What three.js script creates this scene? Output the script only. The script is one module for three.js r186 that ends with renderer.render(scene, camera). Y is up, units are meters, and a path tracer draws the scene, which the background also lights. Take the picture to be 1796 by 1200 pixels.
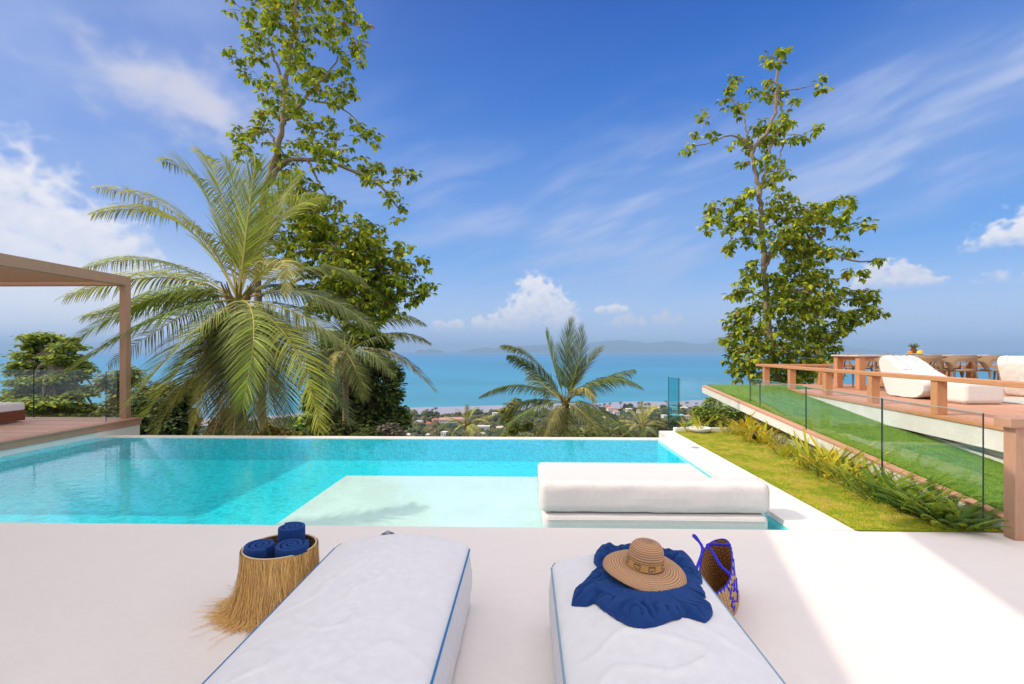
import * as THREE from 'three';
import { RoundedBoxGeometry } from 'three/addons/geometries/RoundedBoxGeometry.js';
import { mergeGeometries, mergeVertices } from 'three/addons/utils/BufferGeometryUtils.js';
import { createNoise2D, createNoise3D } from 'simplex-noise';

// ---------------------------------------------------------------- basics
const V = (x, y, z) => new THREE.Vector3(x, y, z);
function rng(seed) { let a = seed >>> 0; return () => { a = (a + 0x6d2b79f5) | 0; let t = Math.imul(a ^ (a >>> 15), 1 | a); t = (t + Math.imul(t ^ (t >>> 7), 61 | t)) ^ t; return ((t ^ (t >>> 14)) >>> 0) / 4294967296; }; }
const n2 = createNoise2D(rng(11)), n3 = createNoise3D(rng(12));
const clamp = (x, a = 0, b = 1) => Math.min(b, Math.max(a, x));
const sst = (a, b, x) => { const t = clamp((x - a) / (b - a)); return t * t * (3 - 2 * t); };
const mix = (a, b, t) => a + (b - a) * t;
const s2l = (c) => { c /= 255; return c <= 0.04045 ? c / 12.92 : Math.pow((c + 0.055) / 1.055, 2.4); };
const lin = (r, g, b) => [s2l(r), s2l(g), s2l(b)];
function fbm(x, y, o = 4) { let s = 0, a = 0.5, n = 0; for (let i = 0; i < o; i++) { s += a * n2(x + i * 17.3, y - i * 9.1); n += a; a *= 0.5; x *= 2; y *= 2; } return s / n; }
const DEG = Math.PI / 180;

// ---------------------------------------------------------------- camera, sky, sun, exposure
const EYE = 1.6, F = 900, YAW = 1.6 * DEG;
const scene = new THREE.Scene();
const camera = new THREE.PerspectiveCamera(2 * Math.atan(600 / F) / DEG, 1796 / 1200, 0.05, 200000);
camera.position.set(0, EYE, 0);
camera.rotation.y = YAW;
camera.setViewOffset(1796, 1200, 0, -15, 1796, 1200);
camera.updateProjectionMatrix();
const renderer = new THREE.WebGLRenderer({ antialias: true });
renderer.toneMapping = THREE.LinearToneMapping;
const EXPO = 1.45;
renderer.toneMappingExposure = EXPO;
renderer.shadowMap.enabled = true;
const SUN_DIR = V(1.2, -1, -0.2).normalize();

// a line of sight of the survey photograph -> a point of the place at that depth
const sight = (u, v) => { const x = (u - 898) / F, y = -(v - 615) / F, c = Math.cos(YAW), s = Math.sin(YAW); return V(x * c - s, y, -x * s - c); };
const at = (u, v, d) => sight(u, v).multiplyScalar(d).add(V(0, EYE, 0));
const azel = (u, v) => { const r = sight(u, v); return [Math.atan2(r.x, -r.z) / DEG, Math.atan2(r.y, Math.hypot(r.x, r.z)) / DEG]; };

function makeSky() {
  const W = 4096, H = 2048, data = new Float32Array(W * H * 4);
  const stops = [[-5, lin(178, 203, 238)], [0, lin(202, 222, 252)], [3.5, lin(180, 211, 251)], [10, lin(108, 169, 240)], [16, lin(78, 144, 228)], [25, lin(44, 116, 209)], [34, lin(14, 90, 187)], [60, lin(12, 80, 172)], [90, lin(12, 76, 165)]];
  const grad = (el) => { let i = 0; while (i < stops.length - 2 && el > stops[i + 1][0]) i++; const [e0, a] = stops[i], [e1, b] = stops[i + 1], t = clamp((el - e0) / (e1 - e0)); return [0, 1, 2].map((k) => mix(a[k], b[k], t)); };
  const sunV = SUN_DIR.clone().negate();
  // heaps of cumulus: [u, v, radius in degrees, flatness]
  const heaps = [
    { c: [[935, 505, 1.9], [950, 525, 2.6], [925, 545, 2.6], [975, 545, 2.4], [905, 560, 2.2], [985, 560, 2.0], [870, 570, 1.6], [840, 572, 1.4], [800, 574, 1.1], [770, 575, 1.0]], base: 578, top: 492, white: 1 },
    { c: [[1575, 490, 2.0], [1540, 480, 1.6], [1560, 505, 2.3], [1600, 502, 1.9], [1630, 500, 1.3], [1520, 500, 1.5]], base: 522, top: 462, white: 0.93 },
    { c: [[1775, 440, 3.0], [1745, 445, 2.2], [1796, 455, 3.6], [1830, 440, 4], [1722, 452, 1.6]], base: 478, top: 420, white: 1 },
    { c: [[1785, 482, 1.2], [1760, 483, 0.7], [1820, 480, 1.4]], base: 492, top: 474, white: 1 },
    { c: [[1750, 512, 1.8], [1725, 513, 1.2], [1785, 512, 1.6]], base: 520, top: 505, white: 0.9 },
    { c: [[1075, 543, 0.9], [1055, 545, 0.7], [1095, 544, 0.6]], base: 549, top: 538, white: 0.95 },
    { c: [[1105, 562, 1.0], [1085, 566, 0.8], [1125, 567, 0.8]], base: 576, top: 552, white: 0.85 },
    { c: [[1165, 556, 0.9], [1185, 560, 0.8], [1150, 562, 0.7]], base: 571, top: 548, white: 0.8 },
    { c: [[-20, 350, 6], [30, 365, 5.0], [-60, 390, 7], [70, 405, 4.6], [120, 410, 4.2], [160, 430, 4.2], [200, 445, 3.8], [40, 450, 6], [110, 480, 6], [225, 440, 2.6], [0, 510, 7], [90, 550, 6], [180, 520, 4.5], [-40, 570, 7]], base: 650, top: 290, white: 1 },
  ].map((h) => ({ ...h, c: h.c.map(([u, v, r]) => [...azel(u, v), r]), e0: azel(898, h.base)[1], e1: azel(898, h.top)[1] }));
  for (const h of heaps) h.box = [Math.min(...h.c.map((c) => c[0] - c[2] * 1.7)), Math.max(...h.c.map((c) => c[0] + c[2] * 1.7)), Math.min(...h.c.map((c) => c[1] - c[2] * 1.7)), Math.max(...h.c.map((c) => c[1] + c[2] * 1.7))];
  const soft = [azel(230, 140), azel(400, 165)];
  for (let y = 0; y < H; y++) {
    const el = ((y + 0.5) / H - 0.5) * 180;
    if (el < -8 && y % 64) { data.copyWithin(y * W * 4, (y - 1) * W * 4, y * W * 4); continue; }
    for (let x = 0; x < W; x++) {
      const ph = ((x + 0.5) / W - 0.5) * 2 * Math.PI, ce = Math.cos(el * DEG), dx = ce * Math.cos(ph), dz = ce * Math.sin(ph), dy = Math.sin(el * DEG);
      const az = Math.atan2(dx, -dz) / DEG, e = Math.max(el, -4);
      let [r, g, b] = grad(e);
      const blend = (c, a) => { r = mix(r, c[0], a); g = mix(g, c[1], a); b = mix(b, c[2], a); };
      const cs = dx * sunV.x + dy * sunV.y + dz * sunV.z, ang = Math.acos(clamp(cs, -1, 1)) / DEG;
      const near = az > -58 && az < 54 && el < 44;
      // pale, humid air towards the sun; unseen rest of the dome brightened for fill
      blend([0.80, 0.83, 0.95], 0.62 * Math.exp(-Math.pow(ang / 37, 2)));
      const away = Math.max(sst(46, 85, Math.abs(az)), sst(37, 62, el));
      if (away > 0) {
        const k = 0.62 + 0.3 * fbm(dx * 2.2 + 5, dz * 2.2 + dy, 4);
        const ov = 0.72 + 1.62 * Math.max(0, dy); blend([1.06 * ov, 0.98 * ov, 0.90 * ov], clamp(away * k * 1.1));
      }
      const glow = 1.3 * Math.exp(-Math.pow(ang / 16, 2)) + 0.35 * Math.exp(-ang / 26);
      r += glow; g += glow * 0.97; b += glow * 0.92;
      if (el > -2 && near) {
        // cirrus combed up towards the right
        const wa = az + 1.2 * n2(az * 0.06, el * 0.08), we = el + 0.7 * n2(az * 0.05 + 9, el * 0.07);
        const p = wa * Math.cos(0.24) + we * Math.sin(0.24), q = -wa * Math.sin(0.24) + we * Math.cos(0.24);
        const st = fbm(p * 0.03, q * 0.15, 6) * 0.75 + fbm(p * 0.1 + 40, q * 0.5, 4) * 0.22;
        const big = 0.5 + 0.5 * fbm(az * 0.035 + 3, el * 0.06 - 2, 3);
        const zone = clamp(Math.exp(-Math.pow((az - 13) / 15, 2) - Math.pow((el - 14) / 7, 2)) * 0.95 + Math.exp(-Math.pow((az - 38) / 13, 2) - Math.pow((el - 20 - (az - 38) * 0.12) / 6.5, 2)) * 1.1 + Math.exp(-Math.pow((az + 12) / 13, 2) - Math.pow((el - 14) / 9, 2)) * 0.45);
        blend(lin(196, 206, 238), clamp(sst(-0.3, 0.62, st) * (0.4 + 0.9 * big) * zone * 1.05));
        blend(lin(178, 198, 236), clamp(0.34 * zone));
        // veil over the left of the sky
        const lv = sst(-12, -40, az) * (0.5 + 0.5 * fbm(az * 0.05, el * 0.08 + 7, 5));
        blend(lin(172, 190, 234), clamp(lv * 0.85));
        // soft bright cloud, upper left
        const d = Math.hypot((az - (soft[0][0] + soft[1][0]) / 2) / 11, (el - soft[0][1] - (az - soft[0][0]) * -0.13) / 5.0);
        const sc = sst(0.95, -0.05, d + 0.5 * fbm(az * 0.13, el * 0.22 + 3, 5));
        blend(lin(214, 215, 232), sc * 0.92);
        // low bank of haze cloud
        const bank = sst(7.6, 1.5, el + 0.9 * fbm(az * 0.1, el * 0.5, 4)) * (0.45 + 0.4 * fbm(az * 0.06 + 20, el * 0.45, 4));
        blend(lin(190, 206, 238), clamp(bank * (1 + 0.5 * sst(12, 30, az))));
        for (const h of heaps) {
          if (az < h.box[0] || az > h.box[1] || el < h.box[2] || el > h.box[3]) continue;
          const big = h.c[0][2] > 4 ? 0.5 : 1, fx = az * 0.8 * big, fy = el * 0.9 * big, w = 1 - 2 * Math.abs(fbm(fx * 0.42, fy * 0.5, 4)) - 0.35, w2 = fbm(fx * 0.9 + 7, fy * 1.1, 5);
          let f = -9, lit = 0;
          for (const [ca, cel, cr] of h.c) { const q = 1 - Math.hypot(az - ca, (el - cel) * 1.12) / cr; if (q > f) { f = q; lit = (el - cel) / cr - 0.35 * (az - ca) / cr; } }
          const edge = f + 0.42 * w + 0.2 * w2;
          const cut = sst(h.e0 - 0.7, h.e0 + 0.5, el + 0.3 * w2);
          const a = sst(0.0, h.c[0][2] > 4 ? 0.75 : 0.5, edge) * cut * (h.white < 0.9 ? 0.75 : 0.94);
          const t = clamp(0.46 + 0.33 * lit + 0.30 * w2 + 0.18 * w + 0.35 * (el - h.e0) / (h.e1 - h.e0));
          const lo = lin(196, 206, 236), hi = lin(250, 247, 250);
          blend([0, 1, 2].map((k) => mix(lo[k], hi[k] * h.white, t)), clamp(a));
        }
        const white = sst(-20, -40, az) * sst(13, 2, el);
        blend(lin(240, 242, 250), white * 0.9);
      }
      const i = (y * W + x) * 4;
      data[i] = r / EXPO; data[i + 1] = g / EXPO; data[i + 2] = b / EXPO; data[i + 3] = 1;
    }
  }
  const t = new THREE.DataTexture(data, W, H, THREE.RGBAFormat, THREE.FloatType);
  t.mapping = THREE.EquirectangularReflectionMapping; t.magFilter = THREE.LinearFilter; t.minFilter = THREE.LinearFilter; t.needsUpdate = true;
  return t;
}
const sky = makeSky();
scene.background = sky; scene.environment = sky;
const sun = new THREE.DirectionalLight(new THREE.Color().setRGB(1, 0.88, 0.70), 2.15);
sun.position.copy(SUN_DIR).multiplyScalar(-60); sun.castShadow = true; sun.shadow.radius = 0.9;
Object.assign(sun.shadow.camera, { left: -40, right: 40, top: 40, bottom: -40, near: 1, far: 200 }); sun.shadow.mapSize.set(4096, 4096);
scene.add(sun, sun.target);
scene.fog = new THREE.FogExp2(new THREE.Color().setRGB(0.43, 0.67, 1.0), 6.5e-5);

// ---------------------------------------------------------------- naming and bookkeeping
const used = new Map();
function numbered(name) { const n = used.get(name) ?? 0; used.set(name, n + 1); return n ? `${name}_${String(n).padStart(3, '0')}` : name; }
function mesh(name, geo, mat, parent) { const m = new THREE.Mesh(geo, mat); m.name = name; m.castShadow = m.receiveShadow = true; if (parent) parent.add(m); return m; }
function tag(o, label, category, group, kind) { o.userData.label = label; if (category) o.userData.category = category; if (group) o.userData.group = group; if (kind) o.userData.kind = kind; return o; }
function thing(name, label, category, pos = [0, 0, 0], turn = 0, group) { const g = new THREE.Group(); g.name = numbered(name); g.position.set(...pos); g.rotation.y = turn; scene.add(g); return tag(g, label, category, group); }
function structure(name, geo, mat, label) { const m = mesh(numbered(name), geo, mat, scene); m.userData.kind = 'structure'; if (label) m.userData.label = label; return m; }
function copyOf(o, label, pos, turn, group) { const c = o.clone(); c.name = numbered(o.name.replace(/_\d{3}$/, '')); c.userData = { ...o.userData, label, group }; if (pos) c.position.set(...pos); if (turn !== undefined) c.rotation.y = turn; scene.add(c); return c; }

// ---------------------------------------------------------------- geometry helpers
function metreUV(g, along = null, ou = 0, ov = 0) {
  const p = g.attributes.position, n = g.attributes.normal, uv = new Float32Array(p.count * 2);
  for (let i = 0; i < p.count; i++) {
    const c = [p.getX(i), p.getY(i), p.getZ(i)], a = [Math.abs(n.getX(i)), Math.abs(n.getY(i)), Math.abs(n.getZ(i))], k = a.indexOf(Math.max(...a));
    let ax = [0, 1, 2].filter((q) => q !== k);
    if (k === 0) ax = [2, 1];
    if (along !== null) { const o = ax.find((q) => q !== along); ax = ax.includes(along) ? [along, o] : ax; }
    uv[2 * i] = c[ax[0]] + ou; uv[2 * i + 1] = c[ax[1]] + ov;
  }
  g.setAttribute('uv', new THREE.BufferAttribute(uv, 2)); return g;
}
const uvRand = rng(77);
function box(w, h, d, x = 0, y = 0, z = 0, along = null, r = 0) {
  const g = r > 0 ? new RoundedBoxGeometry(w, h, d, 2, Math.min(r, w / 2.01, h / 2.01, d / 2.01)) : new THREE.BoxGeometry(w, h, d).toNonIndexed();
  metreUV(g, along, along === null ? 0 : uvRand() * 7, along === null ? 0 : uvRand() * 3);
  g.translate(x, y, z); return g.index ? g.toNonIndexed() : g;
}
const span = (x0, x1, y0, y1, z0, z1, along = null, r = 0) => box(x1 - x0, y1 - y0, z1 - z0, (x0 + x1) / 2, (y0 + y1) / 2, (z0 + z1) / 2, along, r);
function shiftUV(g) { return g; }
function geoOf(pos, idx, uv, col) {
  const g = new THREE.BufferGeometry();
  g.setAttribute('position', new THREE.Float32BufferAttribute(pos, 3));
  if (uv) g.setAttribute('uv', new THREE.Float32BufferAttribute(uv, 2));
  if (col) g.setAttribute('color', new THREE.Float32BufferAttribute(col, 3));
  if (idx) g.setIndex(idx);
  g.computeVertexNormals(); return g;
}
function prismY(points, y0, y1) { // a slab with a polygon [x, z] outline
  const s = new THREE.Shape(points.map(([x, z]) => new THREE.Vector2(x, -z)));
  const g = new THREE.ExtrudeGeometry(s, { depth: y1 - y0, bevelEnabled: false }); g.rotateX(-Math.PI / 2); g.translate(0, y0, 0); return metreUV(g);
}
function tube(pts, radii, sides = 7, closedEnds = true) {
  const pos = [], uv = [], idx = []; let nrm = null, len = 0;
  for (let i = 0; i < pts.length; i++) {
    const t = pts[Math.min(i + 1, pts.length - 1)].clone().sub(pts[Math.max(i - 1, 0)]).normalize();
    if (!nrm) nrm = Math.abs(t.y) < 0.9 ? V(0, 1, 0) : V(1, 0, 0);
    nrm = nrm.clone().sub(t.clone().multiplyScalar(nrm.dot(t))).normalize();
    const b = t.clone().cross(nrm), r = Array.isArray(radii) ? radii[i] : radii;
    if (i) len += pts[i].distanceTo(pts[i - 1]);
    for (let k = 0; k <= sides; k++) { const a = (k / sides) * 2 * Math.PI, q = pts[i].clone().addScaledVector(nrm, r * Math.cos(a)).addScaledVector(b, r * Math.sin(a)); pos.push(q.x, q.y, q.z); uv.push((k / sides) * 2 * Math.PI * (Array.isArray(radii) ? radii[0] : radii), len); }
  }
  const w = sides + 1;
  for (let i = 0; i < pts.length - 1; i++) for (let k = 0; k < sides; k++) { const a = i * w + k; idx.push(a, a + 1, a + w, a + 1, a + w + 1, a + w); }
  if (closedEnds) for (const [o, flip] of [[0, 1], [(pts.length - 1) * w, 0]]) for (let k = 1; k < sides - 1; k++) flip ? idx.push(o, o + k + 1, o + k) : idx.push(o, o + k, o + k + 1);
  return geoOf(pos, idx, uv);
}
const curve = (pts, n) => new THREE.CatmullRomCurve3(pts).getPoints(n);
const merge = (list) => { const l = list.map((g) => (g.index ? g.toNonIndexed() : g)); for (const g of l) for (const k of Object.keys(g.attributes)) if (!l.every((o) => o.attributes[k])) g.deleteAttribute(k); return mergeGeometries(l); };
const lathe = (prof, n = 32) => new THREE.LatheGeometry(prof.map(([r, y]) => new THREE.Vector2(r, y)), n);

// ---------------------------------------------------------------- textures
function tex(w, h, fn, srgb = false, rx = 1, ry = rx) {
  const d = new Uint8Array(w * h * 4);
  for (let y = 0; y < h; y++) for (let x = 0; x < w; x++) { const c = fn(x / w, y / h), i = (y * w + x) * 4; for (let k = 0; k < 3; k++) d[i + k] = clamp(Array.isArray(c) ? c[k] : c) * 255; d[i + 3] = 255; }
  const t = new THREE.DataTexture(d, w, h, THREE.RGBAFormat); t.wrapS = t.wrapT = THREE.RepeatWrapping; t.magFilter = THREE.LinearFilter; t.minFilter = THREE.LinearMipmapLinearFilter;
  if (srgb) t.colorSpace = THREE.SRGBColorSpace; t.repeat.set(rx, ry); t.needsUpdate = true; return t;
}
// noise that tiles: four-corner blend
const tile = (f) => (u, v) => { const a = f(u, v), b = f(u - 1, v), c = f(u, v - 1), d = f(u - 1, v - 1), su = sst(0, 1, u), sv = sst(0, 1, v); return mix(mix(a, b, su), mix(c, d, su), sv) ; };
const tn = (s, o, k = 0) => tile((u, v) => fbm(u * s + k, v * s - k, o));
const N3 = tn(3, 5, 1), N8 = tn(8, 4, 5), N20 = tn(20, 4, 9), N60 = tn(60, 3, 2);
const grain = tile((u, v) => fbm(u * 2.5, v * 42, 4) * 0.7 + fbm(u * 9, v * 120, 2) * 0.3);
const woodMap = tex(512, 512, (u, v) => { const g = grain(u, v), k = 0.5 + 0.28 * g + 0.12 * N8(u, v); return [0.93 + 0.3 * (k - 0.5), 0.91 + 0.38 * (k - 0.5), 0.89 + 0.44 * (k - 0.5)]; }, true, 0.7, 1.6);
const woodBump = tex(512, 512, (u, v) => 0.5 + 0.5 * grain(u, v), false, 0.7, 1.6);
const cementMap = tex(512, 512, (u, v) => { const k = 0.965 + 0.014 * N3(u, v) + 0.01 * N20(u, v) + 0.012 * N60(u, v); return [k, k * 0.999, k * 0.997]; }, true, 0.28);
const cementRough = tex(512, 512, (u, v) => 0.62 + 0.16 * N3(v, u) + 0.1 * N20(u, v), false, 0.28);
const cementBump = tex(512, 512, (u, v) => 0.5 + 0.3 * N20(u, v) + 0.2 * N60(u, v), false, 0.5);
const plasterBump = tex(256, 256, (u, v) => 0.5 + 0.3 * N20(u, v) + 0.3 * N60(u, v), false, 1.4);
const plasterMap = tex(256, 256, (u, v) => { const k = 0.95 + 0.045 * N3(u, v) + 0.02 * N20(u, v); return [k, k, k * 0.99]; }, true, 0.4);
const weave = (u, v) => 0.5 + 0.25 * Math.sin(u * Math.PI * 2 * 64) * Math.cos(v * Math.PI * 2 * 64);
const fabricBump = tex(512, 512, (u, v) => 0.4 + 0.3 * weave(u, v) + 0.12 * N60(u, v), false, 5);
const fabricMap = tex(256, 256, (u, v) => { const k = 0.96 + 0.03 * N8(u, v) + 0.02 * N60(u, v); return [k, k, k]; }, true, 1.5);
const terryBump = tex(256, 256, (u, v) => 0.5 + 0.4 * N60(u, v) + 0.2 * N20(u, v), false, 9);
const terryMap = tex(256, 256, (u, v) => { const k = 0.8 + 0.2 * N60(u, v) + 0.1 * N20(u, v); return [k, k, k]; }, true, 9);
const strawMap = tex(512, 512, (u, v) => { const a = Math.abs(Math.sin(u * Math.PI * 40)), b = Math.abs(Math.sin(v * Math.PI * 40 + (Math.floor(u * 40) % 2) * 1.57)), k = 0.55 + 0.3 * a * b + 0.12 * N20(u, v) + 0.1 * N60(u, v); return [k * 1.05, k * 0.95, k * 0.84]; }, true, 1);
const strawBump = tex(512, 512, (u, v) => Math.abs(Math.sin(u * Math.PI * 40)) * Math.abs(Math.sin(v * Math.PI * 40 + (Math.floor(u * 40) % 2) * 1.57)), false, 1);
const lawnMap = tex(1024, 1024, (u, v) => { const p = sst(0.05, 0.55, N3(u, v) * 0.6 + N8(u, v) * 0.5), k = 0.72 + 0.22 * N60(u, v) + 0.12 * N20(v, u); return [(0.60 + 0.2 * p) * k * 1.32, (0.66 + 0.04 * p) * k * 1.32, (0.10 + 0.18 * p) * k]; }, true, 0.45);
const turfMap = tex(512, 512, (u, v) => { const k = 0.74 + 0.13 * N60(u, v) + 0.1 * N20(u, v) + 0.14 * N3(u, v); return [0.36 * k * 1.1, 0.60 * k * 1.1, 0.13 * k]; }, true, 0.5);
const grassBump = tex(512, 512, (u, v) => 0.5 + 0.5 * N60(u, v) + 0.2 * N20(u, v), false, 1.5);
const barkMap = tex(256, 512, (u, v) => { const k = 0.68 + 0.16 * fbm(u * 12, v * 5, 4) + 0.14 * N20(u, v); return [k, k * 0.95, k * 0.88]; }, true, 1, 0.5);
const barkBump = tex(256, 512, (u, v) => 0.5 + 0.35 * fbm(u * 14, v * 6, 4) + 0.15 * N60(u, v), false, 1, 0.5);
const palmBark = tex(128, 512, (u, v) => { const k = 0.62 + 0.22 * Math.pow(Math.abs(Math.sin(v * Math.PI * 9 + 0.5 * N8(u, v))), 0.4) * 1 + 0.12 * N20(u, v); return [k, k * 0.93, k * 0.84]; }, true, 1, 1);
const palmBarkBump = tex(128, 512, (u, v) => Math.pow(Math.abs(Math.sin(v * Math.PI * 9 + 0.5 * N8(u, v))), 0.4), false, 1, 1);
const mosaicMap = tex(512, 512, (u, v) => { const i = Math.floor(u * 32), j = Math.floor(v * 32), h = Math.abs(Math.sin(i * 127.1 + j * 311.7) * 43758.5) % 1, fx = u * 32 - i, fy = v * 32 - j, gr = fx < 0.08 || fy < 0.08 ? 1 : 0; const k = 0.84 + 0.16 * h; return gr ? [0.8, 0.97, 0.98] : [0.7 * k, 0.97 * k, 0.98 * k]; }, true, 1.0);
// moving water: caustic light lines painted into the water tint, plus a ripple bump
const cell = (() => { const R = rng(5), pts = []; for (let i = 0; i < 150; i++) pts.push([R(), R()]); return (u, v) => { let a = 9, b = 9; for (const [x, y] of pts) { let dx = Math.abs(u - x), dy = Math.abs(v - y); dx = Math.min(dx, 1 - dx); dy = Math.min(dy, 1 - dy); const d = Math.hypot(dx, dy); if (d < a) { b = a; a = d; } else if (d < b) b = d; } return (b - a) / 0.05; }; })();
const causticTint = tex(512, 512, (u, v) => { const w = (x) => x - Math.floor(x), uu = w(u + 0.018 * N8(u, v)), vv = w(v + 0.018 * N8(v, u)); const c = Math.exp(-cell(uu, vv) * 2.6), c2 = Math.exp(-cell(w(uu * 2), w(vv * 2)) * 2.2); const k = clamp(0.76 + 0.34 * c + 0.16 * c2); return [k, k, k]; }, false, 0.62);
const rippleBump = tex(512, 512, (u, v) => 0.5 + 0.28 * N8(u, v) + 0.16 * N20(u, v) + 0.1 * N3(u, v), false, 0.32, 0.5);

// ---------------------------------------------------------------- materials
const col = (r, g, b) => new THREE.Color().setRGB(r, g, b);
const std = (c, rough, extra = {}) => new THREE.MeshStandardMaterial({ color: col(...c), roughness: rough, ...extra });
const phy = (c, rough, extra = {}) => new THREE.MeshPhysicalMaterial({ color: col(...c), roughness: rough, ...extra });
const D = THREE.DoubleSide;
const M = {
  cement: std([0.82, 0.755, 0.715], 1, { map: cementMap, roughnessMap: cementRough, bumpMap: cementBump, bumpScale: 0.0004 }),
  white: std([0.83, 0.81, 0.78], 0.75, { map: plasterMap, bumpMap: plasterBump, bumpScale: 0.0015 }),
  ledge: std([0.72, 0.86, 0.82], 0.7, { map: plasterMap, bumpMap: plasterBump, bumpScale: 0.001 }),
  tile: std([0.018, 0.86, 0.97], 0.4, { map: mosaicMap }),
  wood: std([0.66, 0.33, 0.165], 0.6, { map: woodMap, bumpMap: woodBump, bumpScale: 0.0012 }),
  deckWood: std([0.66, 0.36, 0.24], 0.7, { map: woodMap, bumpMap: woodBump, bumpScale: 0.0015 }),
  brownWood: std([0.52, 0.31, 0.21], 0.55, { map: woodMap, bumpMap: woodBump, bumpScale: 0.0008 }),
  pergola: std([0.54, 0.32, 0.215], 0.55, { map: woodMap, bumpMap: woodBump, bumpScale: 0.0006 }),
  chairWood: std([0.35, 0.245, 0.155], 0.55, { map: woodMap, bumpMap: woodBump, bumpScale: 0.0006 }),
  darkWood: std([0.20, 0.06, 0.025], 0.5, { map: woodMap }),
  fabric: std([0.79, 0.775, 0.79], 0.95, { map: fabricMap, bumpMap: fabricBump, bumpScale: 0.0006 }),
  vinyl: std([0.74, 0.69, 0.675], 0.6, { map: fabricMap, bumpMap: fabricBump, bumpScale: 0.0003 }),
  canvas: std([0.82, 0.80, 0.76], 0.9, { map: fabricMap, bumpMap: fabricBump, bumpScale: 0.0008 }),
  navy: std([0.012, 0.12, 0.32], 0.7), grey: std([0.3, 0.32, 0.36], 0.5), black: std([0.02, 0.02, 0.022], 0.5),
  towel: phy([0.006, 0.068, 0.31], 1, { map: terryMap, bumpMap: terryBump, bumpScale: 0.003, sheen: 0.8, sheenColor: col(0.05, 0.18, 0.55), sheenRoughness: 0.5, side: D }),
  cobalt: std([0.02, 0.015, 0.52], 0.75),
  glass: phy([0.985, 0.996, 0.993], 0.0, { specularIntensity: 0.7, transmission: 1, thickness: 0, ior: 1.5 }),
  glassEdge: std([0.008, 0.05, 0.045], 0.25),
  water: phy([0.90, 0.985, 0.99], 0.02, { transmission: 1, thickness: 0, ior: 1.33, map: causticTint, bumpMap: rippleBump, bumpScale: 0.0035 }),
  lawn: phy([1, 0.95, 0.5], 0.95, { specularIntensity: 0.3, map: lawnMap, bumpMap: grassBump, bumpScale: 0.012 }),
  turf: phy([1, 1, 0.75], 0.9, { specularIntensity: 0.3, map: turfMap, bumpMap: grassBump, bumpScale: 0.008 }),
  bark: std([0.62, 0.54, 0.44], 0.95, { map: barkMap, bumpMap: barkBump, bumpScale: 0.015 }),
  palmTrunk: std([0.50, 0.38, 0.27], 0.95, { map: palmBark, bumpMap: palmBarkBump, bumpScale: 0.02 }),
  leaf: phy([1, 1, 1], 0.96, { specularIntensity: 0.35, vertexColors: false, transmission: 0.4, thickness: 0, clearcoat: 0.05, clearcoatRoughness: 0.45, side: D }),
  palmLeaf: phy([1, 1, 1], 0.95, { vertexColors: true, transmission: 0.28, thickness: 0, clearcoat: 0.2, clearcoatRoughness: 0.4, side: D }),
  midrib: std([0.42, 0.34, 0.06], 0.5), dryRib: std([0.40, 0.28, 0.12], 0.8),
  raffia: std([1, 1, 1], 0.85, { vertexColors: true, side: D }),
  straw: std([0.52, 0.36, 0.21], 0.85, { map: strawMap, bumpMap: strawBump, bumpScale: 0.003, side: D }),
};
const leafTone = (r, g, b) => phy([r, g, b], 0.96, { specularIntensity: 0.35, transmission: 0.4, thickness: 0, clearcoat: 0.05, clearcoatRoughness: 0.45, side: D });

// ================================================================ THE SETTING
// --- hillside, coastal plain and shore: one sheet of terrain
const SEA = -101.6;
const shoreD = (x) => (x > -205 ? 817 + 0.27 * (x + 205) : 817 + 0.56 * (x + 205)) + 14 * n2(x * 0.006, 4);
function terrY(x, d) { // d = metres away from the villa
  let y = -3 - 0.33 * Math.max(0, d - 9) ;
  if (d < 9) y = -3;
  y += 1.2 * n2(x * 0.02, d * 0.02) * sst(20, 60, d);
  const plain = -99.6 + 1.6 * n2(x * 0.004, d * 0.006);
  y = Math.max(y, plain);
  const s = shoreD(x);
  return mix(y, SEA - 3, sst(s - 26, s + 40, d));
}
{
  const pos = [], uv = [], idx = [], colr = [], ds = [-30, 0, 6, 9, 10.5, 13, 17, 22, 30, 40, 55, 75, 100, 130, 170, 220, 280, 330, 380, 430, 480, 520, 560];
  for (let d = 572; d < 1050; d += 12) ds.push(d);
  const nx = 150;
  for (const d of ds) for (let i = 0; i <= nx; i++) {
    const x = mix(-1, 1, i / nx) * (60 + Math.max(0, d) * 1.5), y = terrY(x, d);
    pos.push(x, y, -d); uv.push(x / 30, d / 30);
    const k = 0.5 + 0.5 * n2(x * 0.012 + 4, d * 0.02), k2 = 0.5 + 0.5 * n2(x * 0.05, d * 0.08 + 8), sand = sst(shoreD(x) - 34, shoreD(x) - 18, d);
    let c = [mix(0.035, 0.13, k * k2), mix(0.055, 0.15, k2 * 0.8 + 0.1), mix(0.02, 0.045, k)];
    c = c.map((v, q) => mix(v, [0.42, 0.40, 0.42][q], sand)); colr.push(...c);
  }
  const w = nx + 1;
  for (let j = 0; j < ds.length - 1; j++) for (let i = 0; i < nx; i++) { const a = j * w + i; idx.push(a, a + 1, a + w, a + 1, a + w + 1, a + w); }
  const g = geoOf(pos, idx, uv, colr);
  structure('hillside', g, std([1, 1, 1], 1, { vertexColors: true, map: tex(256, 256, (u, v) => { const k = 0.8 + 0.3 * N20(u, v) + 0.2 * N8(u, v); return [k, k, k]; }, true, 1) }), 'green slope and coastal plain running down to the bay');
}
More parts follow.
